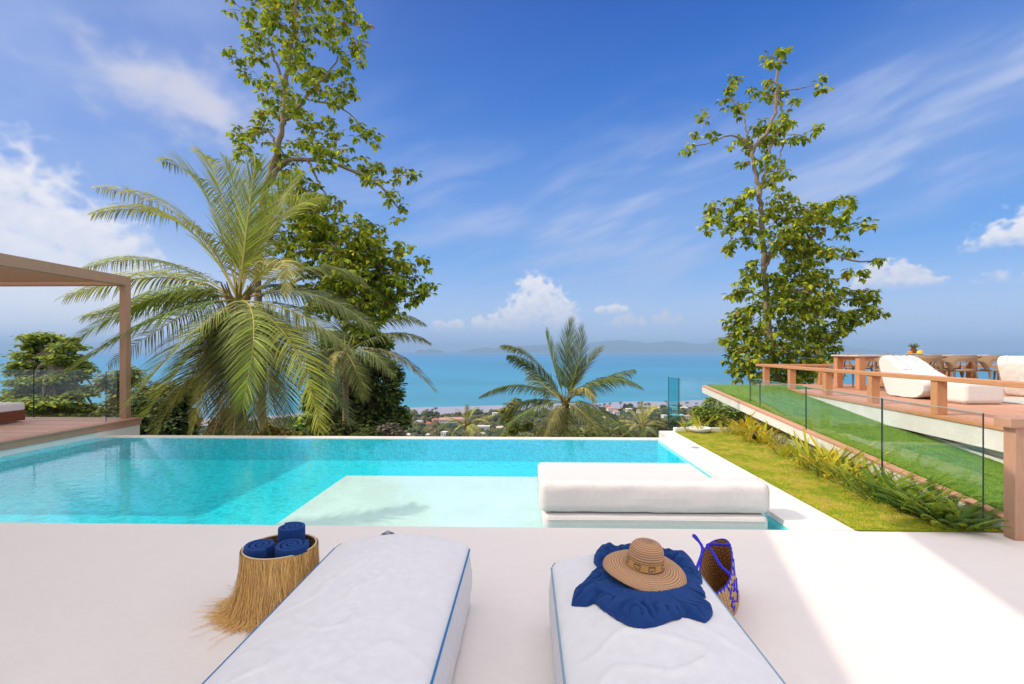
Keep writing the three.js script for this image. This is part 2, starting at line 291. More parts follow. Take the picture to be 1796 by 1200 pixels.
// --- tidal flat and sea
{
  const flat = [], fi = [];
  for (let i = 0; i <= 60; i++) { const x = mix(-900, 1100, i / 60), s = shoreD(x); flat.push(x, SEA + 0.35, -(s - 8), x, SEA + 0.12, -(s + 105 + 12 * n2(x * 0.004, 2))); if (i < 60) fi.push(2 * i, 2 * i + 2, 2 * i + 1, 2 * i + 1, 2 * i + 2, 2 * i + 3); }
  structure('tidal_flat', geoOf(flat, fi), std([0.27, 0.28, 0.36], 0.8), 'pale mauve tidal flat between trees and open water');
  const pos = [], uv = [], idx = [], colr = [], ds = [600, 700, 800, 900, 960, 1030, 1100, 1200, 1300, 1450, 1600, 1800, 2100, 2500, 3000, 3600, 4400, 5200, 6500, 8000, 10000, 12000, 18000, 26000, 38000, 56000], nx = 60;
  for (const d of ds) for (let i = 0; i <= nx; i++) {
    const a = mix(-1.25, 1.25, i / nx), x = a * d; pos.push(x, SEA, -d); uv.push(x / 40, d / 40);
    const t = clamp(Math.log(d / 850) / Math.log(40)), p = 0.5 + 0.35 * n2(a * 1.6, Math.log(d) * 4.5) + 0.15 * n2(a * 5, Math.log(d) * 11);
    const near = [0.045, 0.24, 0.36], mid = [0.018, 0.20, 0.40], far = [0.02, 0.18, 0.42];
    colr.push(...[0, 1, 2].map((k) => (t < 0.5 ? mix(near[k], mid[k], t * 2) : mix(mid[k], far[k], t * 2 - 1)) * (0.84 + 0.30 * p)));
  }
  const w = nx + 1;
  for (let j = 0; j < ds.length - 1; j++) for (let i = 0; i < nx; i++) { const a = j * w + i; idx.push(a, a + 1, a + w, a + 1, a + w + 1, a + w); }
  structure('sea', geoOf(pos, idx, uv, colr), std([1, 1, 1], 0.75, { vertexColors: true, bumpMap: tex(256, 256, (u, v) => 0.5 + 0.5 * N20(u, v), false, 1), bumpScale: 0.3 }), 'calm turquoise bay reaching to the horizon');
}
// --- islands far across the bay
function island(name, label, u0, u1, prof, depth, thick, seed) { // prof(t) -> pixels of height above the horizon line in the survey photograph
  const pos = [], idx = [], nu = 90, nd = 10, colr = [];
  for (let j = 0; j <= nd; j++) for (let i = 0; i <= nu; i++) {
    const t = i / nu, q = j / nd, d = depth + thick * (q - 0.3), p = at(mix(u0, u1, t), 615, d);
    const ridge = Math.sin(Math.PI * q) ** 0.8, h = Math.max(0, prof(t) + (1.4 * n2(t * 22 + seed, q * 3) + 0.7 * n2(t * 60, q * 7 + seed)) * Math.min(1, prof(t) / 5)) * ridge;
    pos.push(p.x, SEA - 2 + (h + (h > 0 ? 3.6 : 0) * ridge) * depth / F, p.z); const k = 0.8 + 0.4 * n2(t * 40, q * 8); colr.push(0.06 * k, 0.10 * k, 0.06 * k);
  }
  const w = nu + 1;
  for (let j = 0; j < nd; j++) for (let i = 0; i < nu; i++) { const a = j * w + i; idx.push(a, a + 1, a + w, a + 1, a + w + 1, a + w); }
  structure(name, geoOf(pos, idx, null, colr), std([1, 1, 1], 1, { vertexColors: true }), label);
}
const pw = (pts) => (t) => { let i = 0; while (i < pts.length - 2 && t > pts[i + 1][0]) i++; const [a, b] = [pts[i], pts[i + 1]]; return mix(a[1], b[1], sst(a[0], b[0], t)); };
island('hills', 'long hazy blue mountain range across the bay', 990, 1560, pw([[0, 6], [0.08, 15], [0.17, 19], [0.25, 14], [0.33, 17], [0.42, 12], [0.5, 19], [0.58, 20], [0.7, 13], [0.82, 9], [0.92, 4], [1, 0]]), 27000, 7000, 3);
island('hills', 'low hazy headland left of the mountain range', 808, 1010, pw([[0, 0], [0.12, 3], [0.2, 6], [0.3, 4], [0.42, 9], [0.55, 8], [0.7, 11], [0.85, 13], [1, 4]]), 25000, 5000, 8);
island('island', 'tiny flat islet on the horizon left of the headland', 728, 778, pw([[0, 0], [0.2, 2.5], [0.35, 1.2], [0.55, 3.5], [0.8, 2], [1, 0]]), 21000, 2500, 5);

// --- white terrace, pool, coping
const deckZ = -4.64, poolL = -8.15, poolR = 2.42, weirZ = -9.5, WY = -0.05, FLOOR = -0.45;
structure('terrace', merge([span(-15, 9, -0.6, 0, deckZ, 7)]), M.cement, 'seamless off-white polished cement terrace beside the pool');
const basin = thing('swimming_pool', 'turquoise infinity pool with pale shallow shelf', 'swimming pool');
basin.userData.kind = 'structure'; delete basin.userData.category;
mesh('pool_floor', span(poolL, poolR, FLOOR - 0.25, FLOOR, weirZ, deckZ), M.tile, basin);
mesh('pool_wall', merge([span(poolL, poolR, FLOOR, WY - 0.006, weirZ - 0.012, weirZ + 0.012), span(poolL - 0.0, poolL + 0.012, FLOOR, WY + 0.0, weirZ + 0.013, deckZ), span(poolR - 0.012, poolR, FLOOR, WY, weirZ + 0.013, deckZ), span(poolL + 0.013, poolR - 0.013, FLOOR, -0.06, deckZ - 0.014, deckZ - 0.003)]), M.tile, basin);
mesh('shallow_shelf', span(-2.55, poolR - 0.014, FLOOR + 0.002, -0.17, -7.2, deckZ - 0.016, null, 0), M.ledge, basin);
mesh('overflow_edge', merge([span(poolL + 0.005, poolR + 0.2, -1.6, WY + 0.006, weirZ - 0.27, weirZ - 0.013, null)]), std([0.80, 0.74, 0.68], 0.5, { map: plasterMap }), basin);
mesh('catch_basin', merge([span(poolL, poolR + 0.2, -2.0, -1.6, weirZ - 1.1, weirZ - 0.2)]), M.white, basin);
mesh('coping', merge([span(poolR, 2.92, -1.2, 0.003, weirZ + 0.02, deckZ - 0.002), span(2.64, 2.92, -1.2, 0.003, -10.3, weirZ + 0.018)]), M.white, basin);
mesh('end_kerb', span(2.922, 4.5, -0.6, 0.075, -10.3, -10.16), M.white, basin);
M.shallow = M.water.clone(); M.shallow.map = null;
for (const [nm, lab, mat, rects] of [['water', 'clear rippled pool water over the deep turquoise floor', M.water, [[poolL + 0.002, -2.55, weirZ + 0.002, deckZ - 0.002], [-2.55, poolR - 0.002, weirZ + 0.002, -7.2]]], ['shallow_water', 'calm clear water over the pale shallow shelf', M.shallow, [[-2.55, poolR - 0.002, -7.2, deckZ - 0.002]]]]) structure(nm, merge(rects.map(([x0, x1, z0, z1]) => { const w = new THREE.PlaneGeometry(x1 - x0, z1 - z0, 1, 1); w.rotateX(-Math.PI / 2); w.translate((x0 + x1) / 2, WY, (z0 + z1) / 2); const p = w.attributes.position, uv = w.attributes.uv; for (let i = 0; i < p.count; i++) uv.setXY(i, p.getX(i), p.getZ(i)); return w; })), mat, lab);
tag(mesh(numbered('skimmer_lid'), (() => { const g = new THREE.CylinderGeometry(0.055, 0.06, 0.012, 24); const p = at(1219, 786, 1); const d = EYE * F / (786 - 615); const q = at(1219, 786, d); g.translate(q.x, 0.009, q.z); return g; })(), M.grey, scene), 'small round grey lid set in the white pool coping', 'lid');
{ const d = EYE * F / (939 - 615), q = at(680, 939, d); const t = thing('deck_light', 'small domed metal light in the terrace behind the left lounger', 'light fitting', [q.x, 0, q.z]); mesh('rim', lathe([[0, 0], [0.06, 0], [0.06, 0.008], [0.045, 0.014]], 24), M.grey, t); mesh('dome', new THREE.SphereGeometry(0.03, 20, 10, 0, Math.PI * 2, 0, Math.PI / 2).translate(0, 0.008, 0), std([0.25, 0.27, 0.3], 0.3, { metalness: 0.6 }), t); }

// --- lawn strip
{
  const g = new THREE.PlaneGeometry(1.62, 5.56, 1, 1); g.rotateX(-Math.PI / 2); g.translate(2.92 + 0.81, 0.012, (deckZ - 10.16) / 2 - 0.04 + 0.04); const p = g.attributes.position, uv = g.attributes.uv; for (let i = 0; i < p.count; i++) uv.setXY(i, p.getX(i), p.getZ(i));
  structure('lawn', merge([g, span(2.922, 4.5, -0.8, 0.008, -10.158, deckZ - 0.002)]), M.lawn, 'sunlit strip of yellow-green lawn beside the pool coping');
}
function blades(name, label, n, place, h, w, tones, seed) {
  const R = rng(seed), pos = [], idx = [];
  for (let k = 0; k < 4; k++) { const a = k * 1.7 + 0.3, x = 0.35 * Math.cos(a * 2.1), z = 0.35 * Math.sin(a * 2.1), dx = Math.cos(a), dz = Math.sin(a), b = pos.length / 3; pos.push(x - dz * 0.09, 0, z + dx * 0.09, x + dz * 0.09, 0, z - dx * 0.09, x + dx * 0.25, 0.6, z + dz * 0.25, x + dx * 0.7, 1, z + dz * 0.7); idx.push(b, b + 1, b + 2, b, b + 2, b + 3, b + 1, b + 3, b + 2); }
  const im = new THREE.InstancedMesh(geoOf(pos, idx), M.leaf, n), m = new THREE.Matrix4(), q = new THREE.Quaternion(), c = new THREE.Color();
  for (let i = 0; i < n; i++) { const p = place(R), s = h * (0.6 + 0.7 * R()); m.compose(p, q.setFromAxisAngle(V(0, 1, 0), R() * 6.283), V(w * (0.7 + 0.6 * R()), s, w * (0.7 + 0.6 * R()))); im.setMatrixAt(i, m); const pn = 0.5 + 0.5 * n2(p.x * 1.7, p.z * 1.7) + 0.5 * n2(p.x * 5, p.z * 5) + 0.5 * (R() - 0.5), t = tones[clamp(Math.floor(pn * tones.length), 0, tones.length - 1)], k = 0.8 + 0.5 * R(); im.setColorAt(i, c.setRGB(t[0] * k, t[1] * k, t[2] * k)); }
  im.name = name; im.castShadow = im.receiveShadow = true; tag(im, label, null, null, 'stuff'); scene.add(im);
}
blades('lawn_grass', 'short yellow-green grass blades of the lawn strip', 40000, (R) => V(2.925 + 1.4 * R(), 0.01, -4.65 - 5.5 * R()), 0.019, 0.022, [[0.38, 0.47, 0.02], [0.50, 0.54, 0.02], [0.60, 0.58, 0.03], [0.68, 0.57, 0.10]], 31);

// --- turf ramp with its wall
const rampY = (z) => 0.144 + 0.0818 * (-4.75 - z);
const rampBox = (x0, x1, up0, up1, z0 = -12.4, z1 = -4.5) => { const g = span(x0, x1, 0, 1, z0, z1); const p = g.attributes.position; for (let i = 0; i < p.count; i++) { const z = p.getZ(i); p.setY(i, rampY(z) + (p.getY(i) > 0.5 ? up1 : up0)); } g.computeVertexNormals(); return metreUV(g); };
structure('retaining_wall', merge([span(4.34, 4.5, -2.5, 0.13, -10.3, -4.52), span(4.34, 9, -2.5, 0.12, -10.3, -10.15)]), std([0.62, 0.6, 0.58], 0.8, { map: plasterMap, bumpMap: plasterBump, bumpScale: 0.002 }), 'low plastered wall under the turf ramp');
const ramp = thing('turf_ramp', 'sloping white slab covered with green artificial turf', 'ramp'); ramp.userData.kind = 'structure'; delete ramp.userData.category;
mesh('ramp_slab', rampBox(4.2, 6.6, -0.17, -0.012), M.white, ramp);
mesh('edge_trim', rampBox(4.194, 4.31, -0.03, 0.0), M.deckWood, ramp);
mesh('turf', rampBox(4.312, 6.5, -0.011, 0.012, -12.39), M.turf, ramp);
blades('turf_grass', 'short green artificial turf pile on the ramp', 60000, (R) => { const z = -4.52 - 7.85 * R(), x = 4.32 + (1.0 + 0.0808 * (-5.8 - z) + 0.3) * R(); return V(x, rampY(z) + 0.012, z); }, 0.016, 0.03, [[0.22, 0.42, 0.03], [0.27, 0.46, 0.04], [0.18, 0.37, 0.03]], 32);
{ const p = at(1310, 722, 10.5); structure('support_column', span(p.x - 0.03, p.x + 0.07, -2.5, rampY(p.z) - 0.175, p.z - 0.1, p.z), M.black, 'dark slim support under the ramp'); }
// grilles and kerb at the foot of the deck
const UD = 0.73, deckTurn = -Math.atan(0.0808);
const upper = thing('upper_deck', 'raised timber dining deck with white edge', 'deck', [6.03, 0, -13.6], deckTurn); upper.userData.kind = 'structure'; delete upper.userData.category;
mesh('deck_slab', span(0.02, 9, 0.44, UD - 0.045, 0.02, 9.9), M.white, upper);
mesh('base_wall', span(0.22, 0.4, -0.3, 0.438, 0.1, 9.9), M.white, upper);
mesh('rear_wall', span(0.42, 9, -6, 0.438, 0.1, 0.3), M.white, upper);
mesh('edge_board', span(0, 0.15, UD - 0.044, UD + 0.004, 0, 9.95, 2, 0.006), M.wood, upper);
mesh('end_board', span(0.153, 9, UD - 0.044, UD + 0.003, 0, 0.14, 0, 0.006), M.wood, upper);
{
  const R = rng(8), tones = [0.9, 1, 1.08, 0.95].map((k) => std([0.66 * k, 0.36 * k, 0.24 * k], 0.7, { map: woodMap, bumpMap: woodBump, bumpScale: 0.0015 }));
  for (let i = 0, x = 0.156; x < 8.8; i++, x += 0.145) mesh('deck_board', span(x, x + 0.14, UD - 0.04, UD + 0.001 * R(), 0.145, 9.9, 2), tones[Math.floor(R() * 4)], upper);
}
const kerbZ = (z) => { const y = rampY(z); return y; };
{ const k = span(0.0, 0.1, 0, 1, 5.3, 9.9); k.rotateY(deckTurn); k.translate(6.03 + 0.14, 0, -13.6); const p = k.attributes.position; for (let i = 0; i < p.count; i++) p.setY(i, rampY(p.getZ(i)) + (p.getY(i) > 0.5 ? 0.055 : 0)); k.computeVertexNormals(); structure('kerb', k, M.white, 'thin white kerb between turf and deck'); }

// low timber rail round the deck
const rail = thing('deck_railing', 'low orange-brown timber railing around the dining deck', 'railing', [6.03, 0, -13.6], deckTurn);
for (const z of [13.2, 11.7, 10.1, 8.6, 7.1, 5.6, 4.1]) mesh('post', span(0.02, 0.15, UD + 0.004, 1.188, 13.6 - z - 0.065, 13.6 - z + 0.065, 1, 0.006), M.wood, rail);
for (const x of [1.55, 3.05, 4.55, 6.05, 7.55]) mesh('post', span(x - 0.065, x + 0.065, UD + 0.004, 1.188, 0.02, 0.14, 1, 0.006), M.wood, rail);
mesh('handrail', span(0.0, 0.17, 1.189, 1.25, -0.1, 9.9, 2, 0.008), M.wood, rail);
mesh('handrail', span(0.172, 9, 1.189, 1.249, -0.02, 0.15, 0, 0.008), M.wood, rail);

// timber rail at the near right
const nr = thing('terrace_railing', 'brown timber post and handrail at the corner of the terrace', 'railing', [4.17, 0, -4.49]);
mesh('post', span(-0.06, 0.05, 0, 0.95, -0.05, 0.06, 1, 0.005), M.brownWood, nr);
mesh('handrail', span(-0.12, 2.6, 0.951, 1.03, -0.075, 0.085, 0, 0.006), M.brownWood, nr);
mesh('post', span(2.4, 2.51, 0, 0.95, -0.05, 0.06, 1, 0.005), M.brownWood, nr);

// --- frameless glass
function pane(label, a, b, y0, y1, grp, cat = 'glass panel', mat = M.glass) { // a, b = [x, z]
  const L = Math.hypot(b[0] - a[0], b[1] - a[1]) - 0.012, t = thing('glass_panel', label, cat, [(a[0] + b[0]) / 2, y0, (a[1] + b[1]) / 2], -Math.atan2(b[1] - a[1], b[0] - a[0]), grp);
  const h = y1 - y0;
  mesh('pane', box(L - 0.008, h, 0.012, 0, h / 2, 0), mat, t);
  mesh('polished_edge', box(0.004, h, 0.012, -L / 2 + 0.001, h / 2, 0), M.glassEdge, t);
  mesh('polished_edge', box(0.004, h, 0.012, L / 2 - 0.001, h / 2, 0), M.glassEdge, t);
  mesh('polished_edge', box(L - 0.01, 0.003, 0.0118, 0, h + 0.0016, 0), std([0.25, 0.55, 0.5], 0.2), t);
  return t;
}
const gl = [[4.0, -4.6], [4.1, -6.03], [4.24, -7.9], [4.36, -9.7], [4.4, -10.2]];
const glName = ['glass panel behind the dark ferns next to the timber post', 'second glass panel from the timber post above the lawn', 'third glass panel from the timber post above the lawn', 'short far glass panel at the corner of the lawn'];
for (let i = 0; i < 4; i++) pane(glName[i], gl[i], gl[i + 1], 0.02, 1.05, 'glass panels along the lawn');
pane('glass panel closing the far end of the lawn strip', [3.02, -10.22], [4.39, -10.22], 0.05, 1.06, 'glass panels along the lawn');
pane('narrow glass panel edge-on at the end of the pool coping', [3.0, -10.2], [2.95, -10.75], 0.0, 1.06, 'glass panels along the lawn', 'glass panel', phy([0.55, 0.86, 0.85], 0.0, { transmission: 1, thickness: 0, ior: 1.5 }));

// --- pergola deck on the left
const LD = 0.19;
const ld = thing('pergola_deck', 'brown timber deck under the pergola, left of the pool', 'deck'); ld.userData.kind = 'structure'; delete ld.userData.category;
mesh('deck_base', merge([span(-15, poolL - 0.003, -3, 0.045, -10.6, -4.7)]), M.white, ld);
mesh('edge_board', span(-8.3, poolL + 0.02, 0.046, LD - 0.03, -10.62, -4.7, 2, 0.004), M.brownWood, ld);
mesh('edge_board', span(-8.32, poolL + 0.045, LD - 0.029, LD + 0.004, -10.64, -4.7, 2, 0.005), M.brownWood, ld);
mesh('edge_board', span(-15, -8.302, 0.046, LD - 0.002, -10.62, -10.56, 0), M.brownWood, ld);
{
  const R = rng(18), tones = [0.86, 1, 1.12, 0.94].map((k) => std([0.66 * k, 0.43 * k, 0.34 * k], 0.6, { map: woodMap, bumpMap: woodBump, bumpScale: 0.0015 }));
  for (let z = -10.55; z < -4.8; z += 0.145) mesh('deck_board', span(-15, -8.326, LD - 0.03, LD + 0.001 * R(), z, z + 0.139, 0), tones[Math.floor(R() * 4)], ld);
}
const pg = thing('pergola', 'brown timber pergola with slatted roof over the left deck', 'pergola');
const PT = 3.15, PX = -8.34;
mesh('beam', span(PX - 0.14, PX, PT - 0.19, PT, -10.6, -5.55, 2, 0.006), M.pergola, pg);
mesh('beam', span(-14.5, PX - 0.142, PT - 0.19, PT - 0.002, -10.6, -10.46, 0, 0.006), M.pergola, pg);
mesh('beam', span(-14.5, PX - 0.142, PT - 0.19, PT - 0.002, -5.69, -5.55, 0, 0.006), M.pergola, pg);
mesh('post', span(PX - 0.14, PX - 0.001, LD + 0.006, PT - 0.191, -10.599, -10.46, 1, 0.005), M.pergola, pg);
mesh('post', span(-14.5, -14.36, LD + 0.006, PT - 0.191, -10.599, -10.46, 1, 0.005), M.pergola, pg);
{ const g = box(0.068, 0.02, 4.74, 0, 0, 0, 2); for (let x = -14.3; x < PX - 0.2; x += 0.112) { const s = mesh('slat', g, M.pergola, pg); s.position.set(x, PT - 0.11, -8.075); } }
const glL = [[-13.9, -10.5], [-11.75, -10.5], [-10.35, -10.5], [-8.55, -10.5]];
['glass panel at the far edge of the left deck behind the bench', 'middle glass panel at the far edge of the left deck', 'glass panel at the far edge of the left deck next to the post'].forEach((l, i) => pane(l, glL[i], glL[i + 1], LD + 0.004, 1.19, 'glass panels of the left deck'));
pane('short glass panel on the pool side of the left deck beside the post', [-8.30, -9.9], [-8.26, -10.58], LD + 0.008, 1.19, 'glass panels of the left deck');
{
  const t = thing('bench', 'low brown bench with thick white cushion under the pergola', 'bench', [-10.9, LD + 0.004, -9.55]);
  mesh('base', box(1.9, 0.19, 0.75, 0, 0.125, 0, 0, 0.01), M.darkWood, t); mesh('plinth', box(1.7, 0.028, 0.6, 0, 0.015, 0), M.white, t); mesh('cushion', box(1.9, 0.16, 0.76, 0, 0.302, 0, null, 0.04), M.fabric, t);
}
// --- villa roof whose shade covers the terrace (overhead and to the left, beside the sun)
structure('villa_roof', prismY([[-4.38, -3.6], [-4.95, -1.5], [-6.2, 3.2], [-15, 3.2], [-15, -3.6]], 5.2, 5.45), M.white, 'flat white roof slab of the villa');
structure('roof_canopy', prismY([[-2.86, -3.86], [-3.36, -1.7], [-2.6, -1.7], [-1.5, -3.86]], 5.2, 5.4), M.white, 'narrow white canopy beside the villa roof');
structure('villa_wall', merge([span(-15, -5.9, 0.002, 5.198, 2.9, 3.15)]), M.white, 'white villa wall carrying the roof');
structure('roof_beam', merge([span(-5.7, 0, 5.22, 5.42, 3.3, 3.6), span(-2.9, -2.7, 5.2, 5.4, -1.69, 3.29), span(-0.2, 0, 0.003, 5.2, 3.31, 3.59)]), M.white, 'white beam and column behind the loungers');

// ================================================================ OBJECTS ON THE TERRACE
// --- double mattress and bolster in the shallow water
{
  const t = thing('pool_daybed', 'white double mattress lying in the shallow pool water', 'daybed', [0, 0, 0]);
  const soft = (x0, x1, y0, y1, z0, z1, r, amp, seed) => { const g = new RoundedBoxGeometry(x1 - x0, y1 - y0, z1 - z0, 8, r); const gg = mergeVertices(g, 1e-4); const p = gg.attributes.position; for (let i = 0; i < p.count; i++) { const x = p.getX(i), y = p.getY(i), z = p.getZ(i); p.setY(i, y + amp * n3(x * 2 + seed, y, z * 3)); p.setZ(i, z + amp * n3(x * 1.5, y * 4, z + seed)); } gg.translate((x0 + x1) / 2, (y0 + y1) / 2, (z0 + z1) / 2); gg.computeVertexNormals(); return metreUV(gg); };
  mesh('mattress', soft(0.16, 2.28, -0.168, 0.045, -7.2, -4.87, 0.06, 0.004, 1), M.vinyl, t);
  mesh('seam', tube(curve([V(0.2, 0.0, -4.862), V(1.2, 0.004, -4.86), V(2.24, 0.0, -4.862)], 20), 0.005, 6), M.vinyl, t);
  const b = thing('bolster', 'long white bolster cushion at the front end of the pool mattress', 'bolster');
  // D-shaped profile, rounded towards the back, with a soft upright front
  const prof = []; for (let i = 0; i <= 72; i++) { const a = (i / 72) * 2 * Math.PI, c = Math.cos(a), s = Math.sin(a), e = c > 0 ? 0.4 : 0.75; prof.push([Math.sign(c) * Math.pow(Math.abs(c), e) * 0.17, Math.sign(s) * Math.pow(Math.abs(s), c > 0 ? 0.46 : 0.62) * 0.149]); }
  const pos = [], idx = [], uv = [], NX = 60, x0 = 0.13, x1 = 2.29, w = prof.length;
  for (let i = 0; i <= NX; i++) {
    const tt = i / NX, ex = Math.min(tt, 1 - tt) * (x1 - x0), k = ex < 0.035 ? 0.82 + 0.18 * Math.sqrt(1 - Math.pow(1 - ex / 0.035, 2)) : 1;
    prof.forEach(([z, y], j) => { const x = mix(x0, x1, tt); pos.push(x, 0.202 + y * k + 0.003 * n2(x * 3, y * 6), -5.04 + z * k + 0.004 * n2(x * 2 + 3, y * 5)); uv.push(x, j / w * 1.0); });
  }
  for (let i = 0; i < NX; i++) for (let j = 0; j < w - 1; j++) { const a = i * w + j; idx.push(a, a + w, a + 1, a + 1, a + w, a + w + 1); }
  for (const [o, f] of [[0, 1], [NX * w, 0]]) { const c = pos.length / 3; pos.push(f ? x0 - 0.006 : x1 + 0.006, 0.202, -5.04); uv.push(0, 0); for (let j = 0; j < w - 1; j++) f ? idx.push(c, o + j, o + j + 1) : idx.push(c, o + j + 1, o + j); }
  mesh('cover', geoOf(pos, idx, uv), M.vinyl, b);
  const ring = prof.map(([z, y]) => V(x1 - 0.012, 0.202 + y * 1.0, -5.04 + z * 1.0)); mesh('piping', tube(ring, 0.0045, 5, false), M.vinyl, b);
  mesh('zip_pull', box(0.02, 0.008, 0.012, 2.25, 0.058, -4.868), M.grey, b);
}
// --- two sun loungers
function loungerTop(x, s, w, seed) { // s = metres from the far end
  const q = 2 * x / w, e = Math.min(1, s / 0.42);
  let y = 0.36 + 0.108 * Math.pow(Math.max(0, 1 - q * q), 0.75) * (0.62 + 0.38 * Math.sin(e * Math.PI / 2));
  const fade = Math.max(0, 1 - Math.pow(Math.abs(q), 4));
  const a = s - 0.75 + 0.28 * q * q + 0.06 * n2(x * 3, seed);
  y += fade * (0.0032 * Math.sin(a * 26 + 2.0 * n2(x * 2.2, s * 1.4 + seed)) * sst(0.5, 1.0, s) * (0.5 + 0.5 * n2(x * 3 + seed, s * 2)) + 0.005 * n2(x * 2.5 + seed, s * 2.4) + 0.0009 * n2(x * 8, s * 9 + seed));
  const r = Math.abs(n2(x * 1.6 + s * 0.9 + seed, s * 1.9 - x * 0.8)); y += fade * 0.011 * Math.pow(Math.max(0, 1 - r * 5), 2) * sst(0.35, 0.8, s);
  return y;
}
function lounger(label, xc, w, zFar, L, seed, side) {
  const t = thing('sun_lounger', label, 'sun lounger', [xc, 0, zFar], 0, null), NZ = 150, pos = [], idx = [], uv = [];
  const nx = 44, rows = [];
  const ring = (s, k, zz) => { const r = []; const W2 = w / 2 * k; for (let i = 0; i <= 8; i++) { const y = mix(0.012, 0.34, i / 8), bul = 0.016 * Math.sin(Math.PI * i / 8) + 0.004 * n2(s * 4, i * 0.4 + seed); r.push([-W2 - bul, y]); } for (let i = 0; i <= nx; i++) { const q = i / nx, x = mix(-w / 2, w / 2, q); r.push([x * k, loungerTop(x, s, w, seed) - (1 - k) * 0.03]); } for (let i = 8; i >= 0; i--) { const y = mix(0.012, 0.34, i / 8), bul = 0.016 * Math.sin(Math.PI * i / 8) + 0.004 * n2(s * 4 + 9, i * 0.4 + seed); r.push([W2 + bul, y]); } return r.map(([x, y]) => [x, y, zz]); };
  const ks = [[0.0, 0.90], [0.004, 0.93], [0.015, 0.962], [0.032, 0.985], [0.055, 1]]; for (const [s, k] of ks) rows.push(ring(s, k, s));
  for (let i = 1; i <= NZ; i++) { const s = 0.055 + (L - 0.055) * i / NZ; rows.push(ring(s, 1, s)); }
  const m = rows[0].length; rows.forEach((r, j) => r.forEach(([x, y, z], i) => { pos.push(x, y, z); uv.push(x * 1.0 + (i < 9 ? y : i > m - 10 ? -y : 0), z); }));
  for (let j = 0; j < rows.length - 1; j++) for (let i = 0; i < m - 1; i++) { const a = j * m + i; idx.push(a, a + m, a + 1, a + 1, a + m, a + m + 1); }
  const c = pos.length / 3; pos.push(0, 0.2, 0.0); uv.push(0, 0); for (let i = 0; i < m - 1; i++) idx.push(c, i, i + 1);
  const c2 = pos.length / 3; pos.push(0, 0.2, L); uv.push(0, 0); const o = (rows.length - 1) * m; for (let i = 0; i < m - 1; i++) idx.push(c2, o + i + 1, o + i);
  mesh('mattress', geoOf(pos, idx, uv), M.fabric, t);
  const pl = []; for (let s = 0.07; s <= L; s += 0.03) pl.push(s);
  const line = (sx) => tube(pl.map((s) => V(sx * (w / 2 + 0.001), loungerTop(sx * w / 2, s, w, seed) - 0.002, s)), 0.0064, 6);
  mesh('piping', line(-1), side, t); mesh('piping', line(1), side, t);
  const back = []; for (let i = 0; i <= 24; i++) { const x = mix(-w / 2, w / 2, i / 24); back.push(V(x * 0.935, loungerTop(x, 0.0, w, seed) - 0.002, 0.006 + 0.06 * Math.pow(Math.abs(2 * x / w), 8))); }
  mesh('end_piping', tube(back, 0.003, 5), M.fabric, t);
  mesh('zip_end', tube([V(-w / 2 * 0.985, 0.365, 0.06), V(-w / 2 * 0.95, 0.368, 0.025)], 0.005, 6), M.grey, t);
  return t;
}
const pipeL = std([0.015, 0.17, 0.40], 0.6), pipeR = std([0.22, 0.35, 0.46], 0.7);
lounger('white sun lounger beside the raffia basket, edged in blue piping', -0.778, 0.845, -3.26, 2.3, 3, pipeL);
const RLx = 0.552, RLw = 0.815, RLz = -3.0;
lounger('white sun lounger with blue towel and straw hat on it', RLx, RLw, RLz, 2.1, 17, pipeR);
const topR = (x, z) => { const lx = x - RLx, s = z - RLz; if (Math.abs(lx) < RLw / 2 && s > 0) return loungerTop(lx, Math.max(0, s), RLw, 17); const over = Math.max(Math.abs(lx) - RLw / 2, -s, 0); return 0.365 - over * 0.9; };
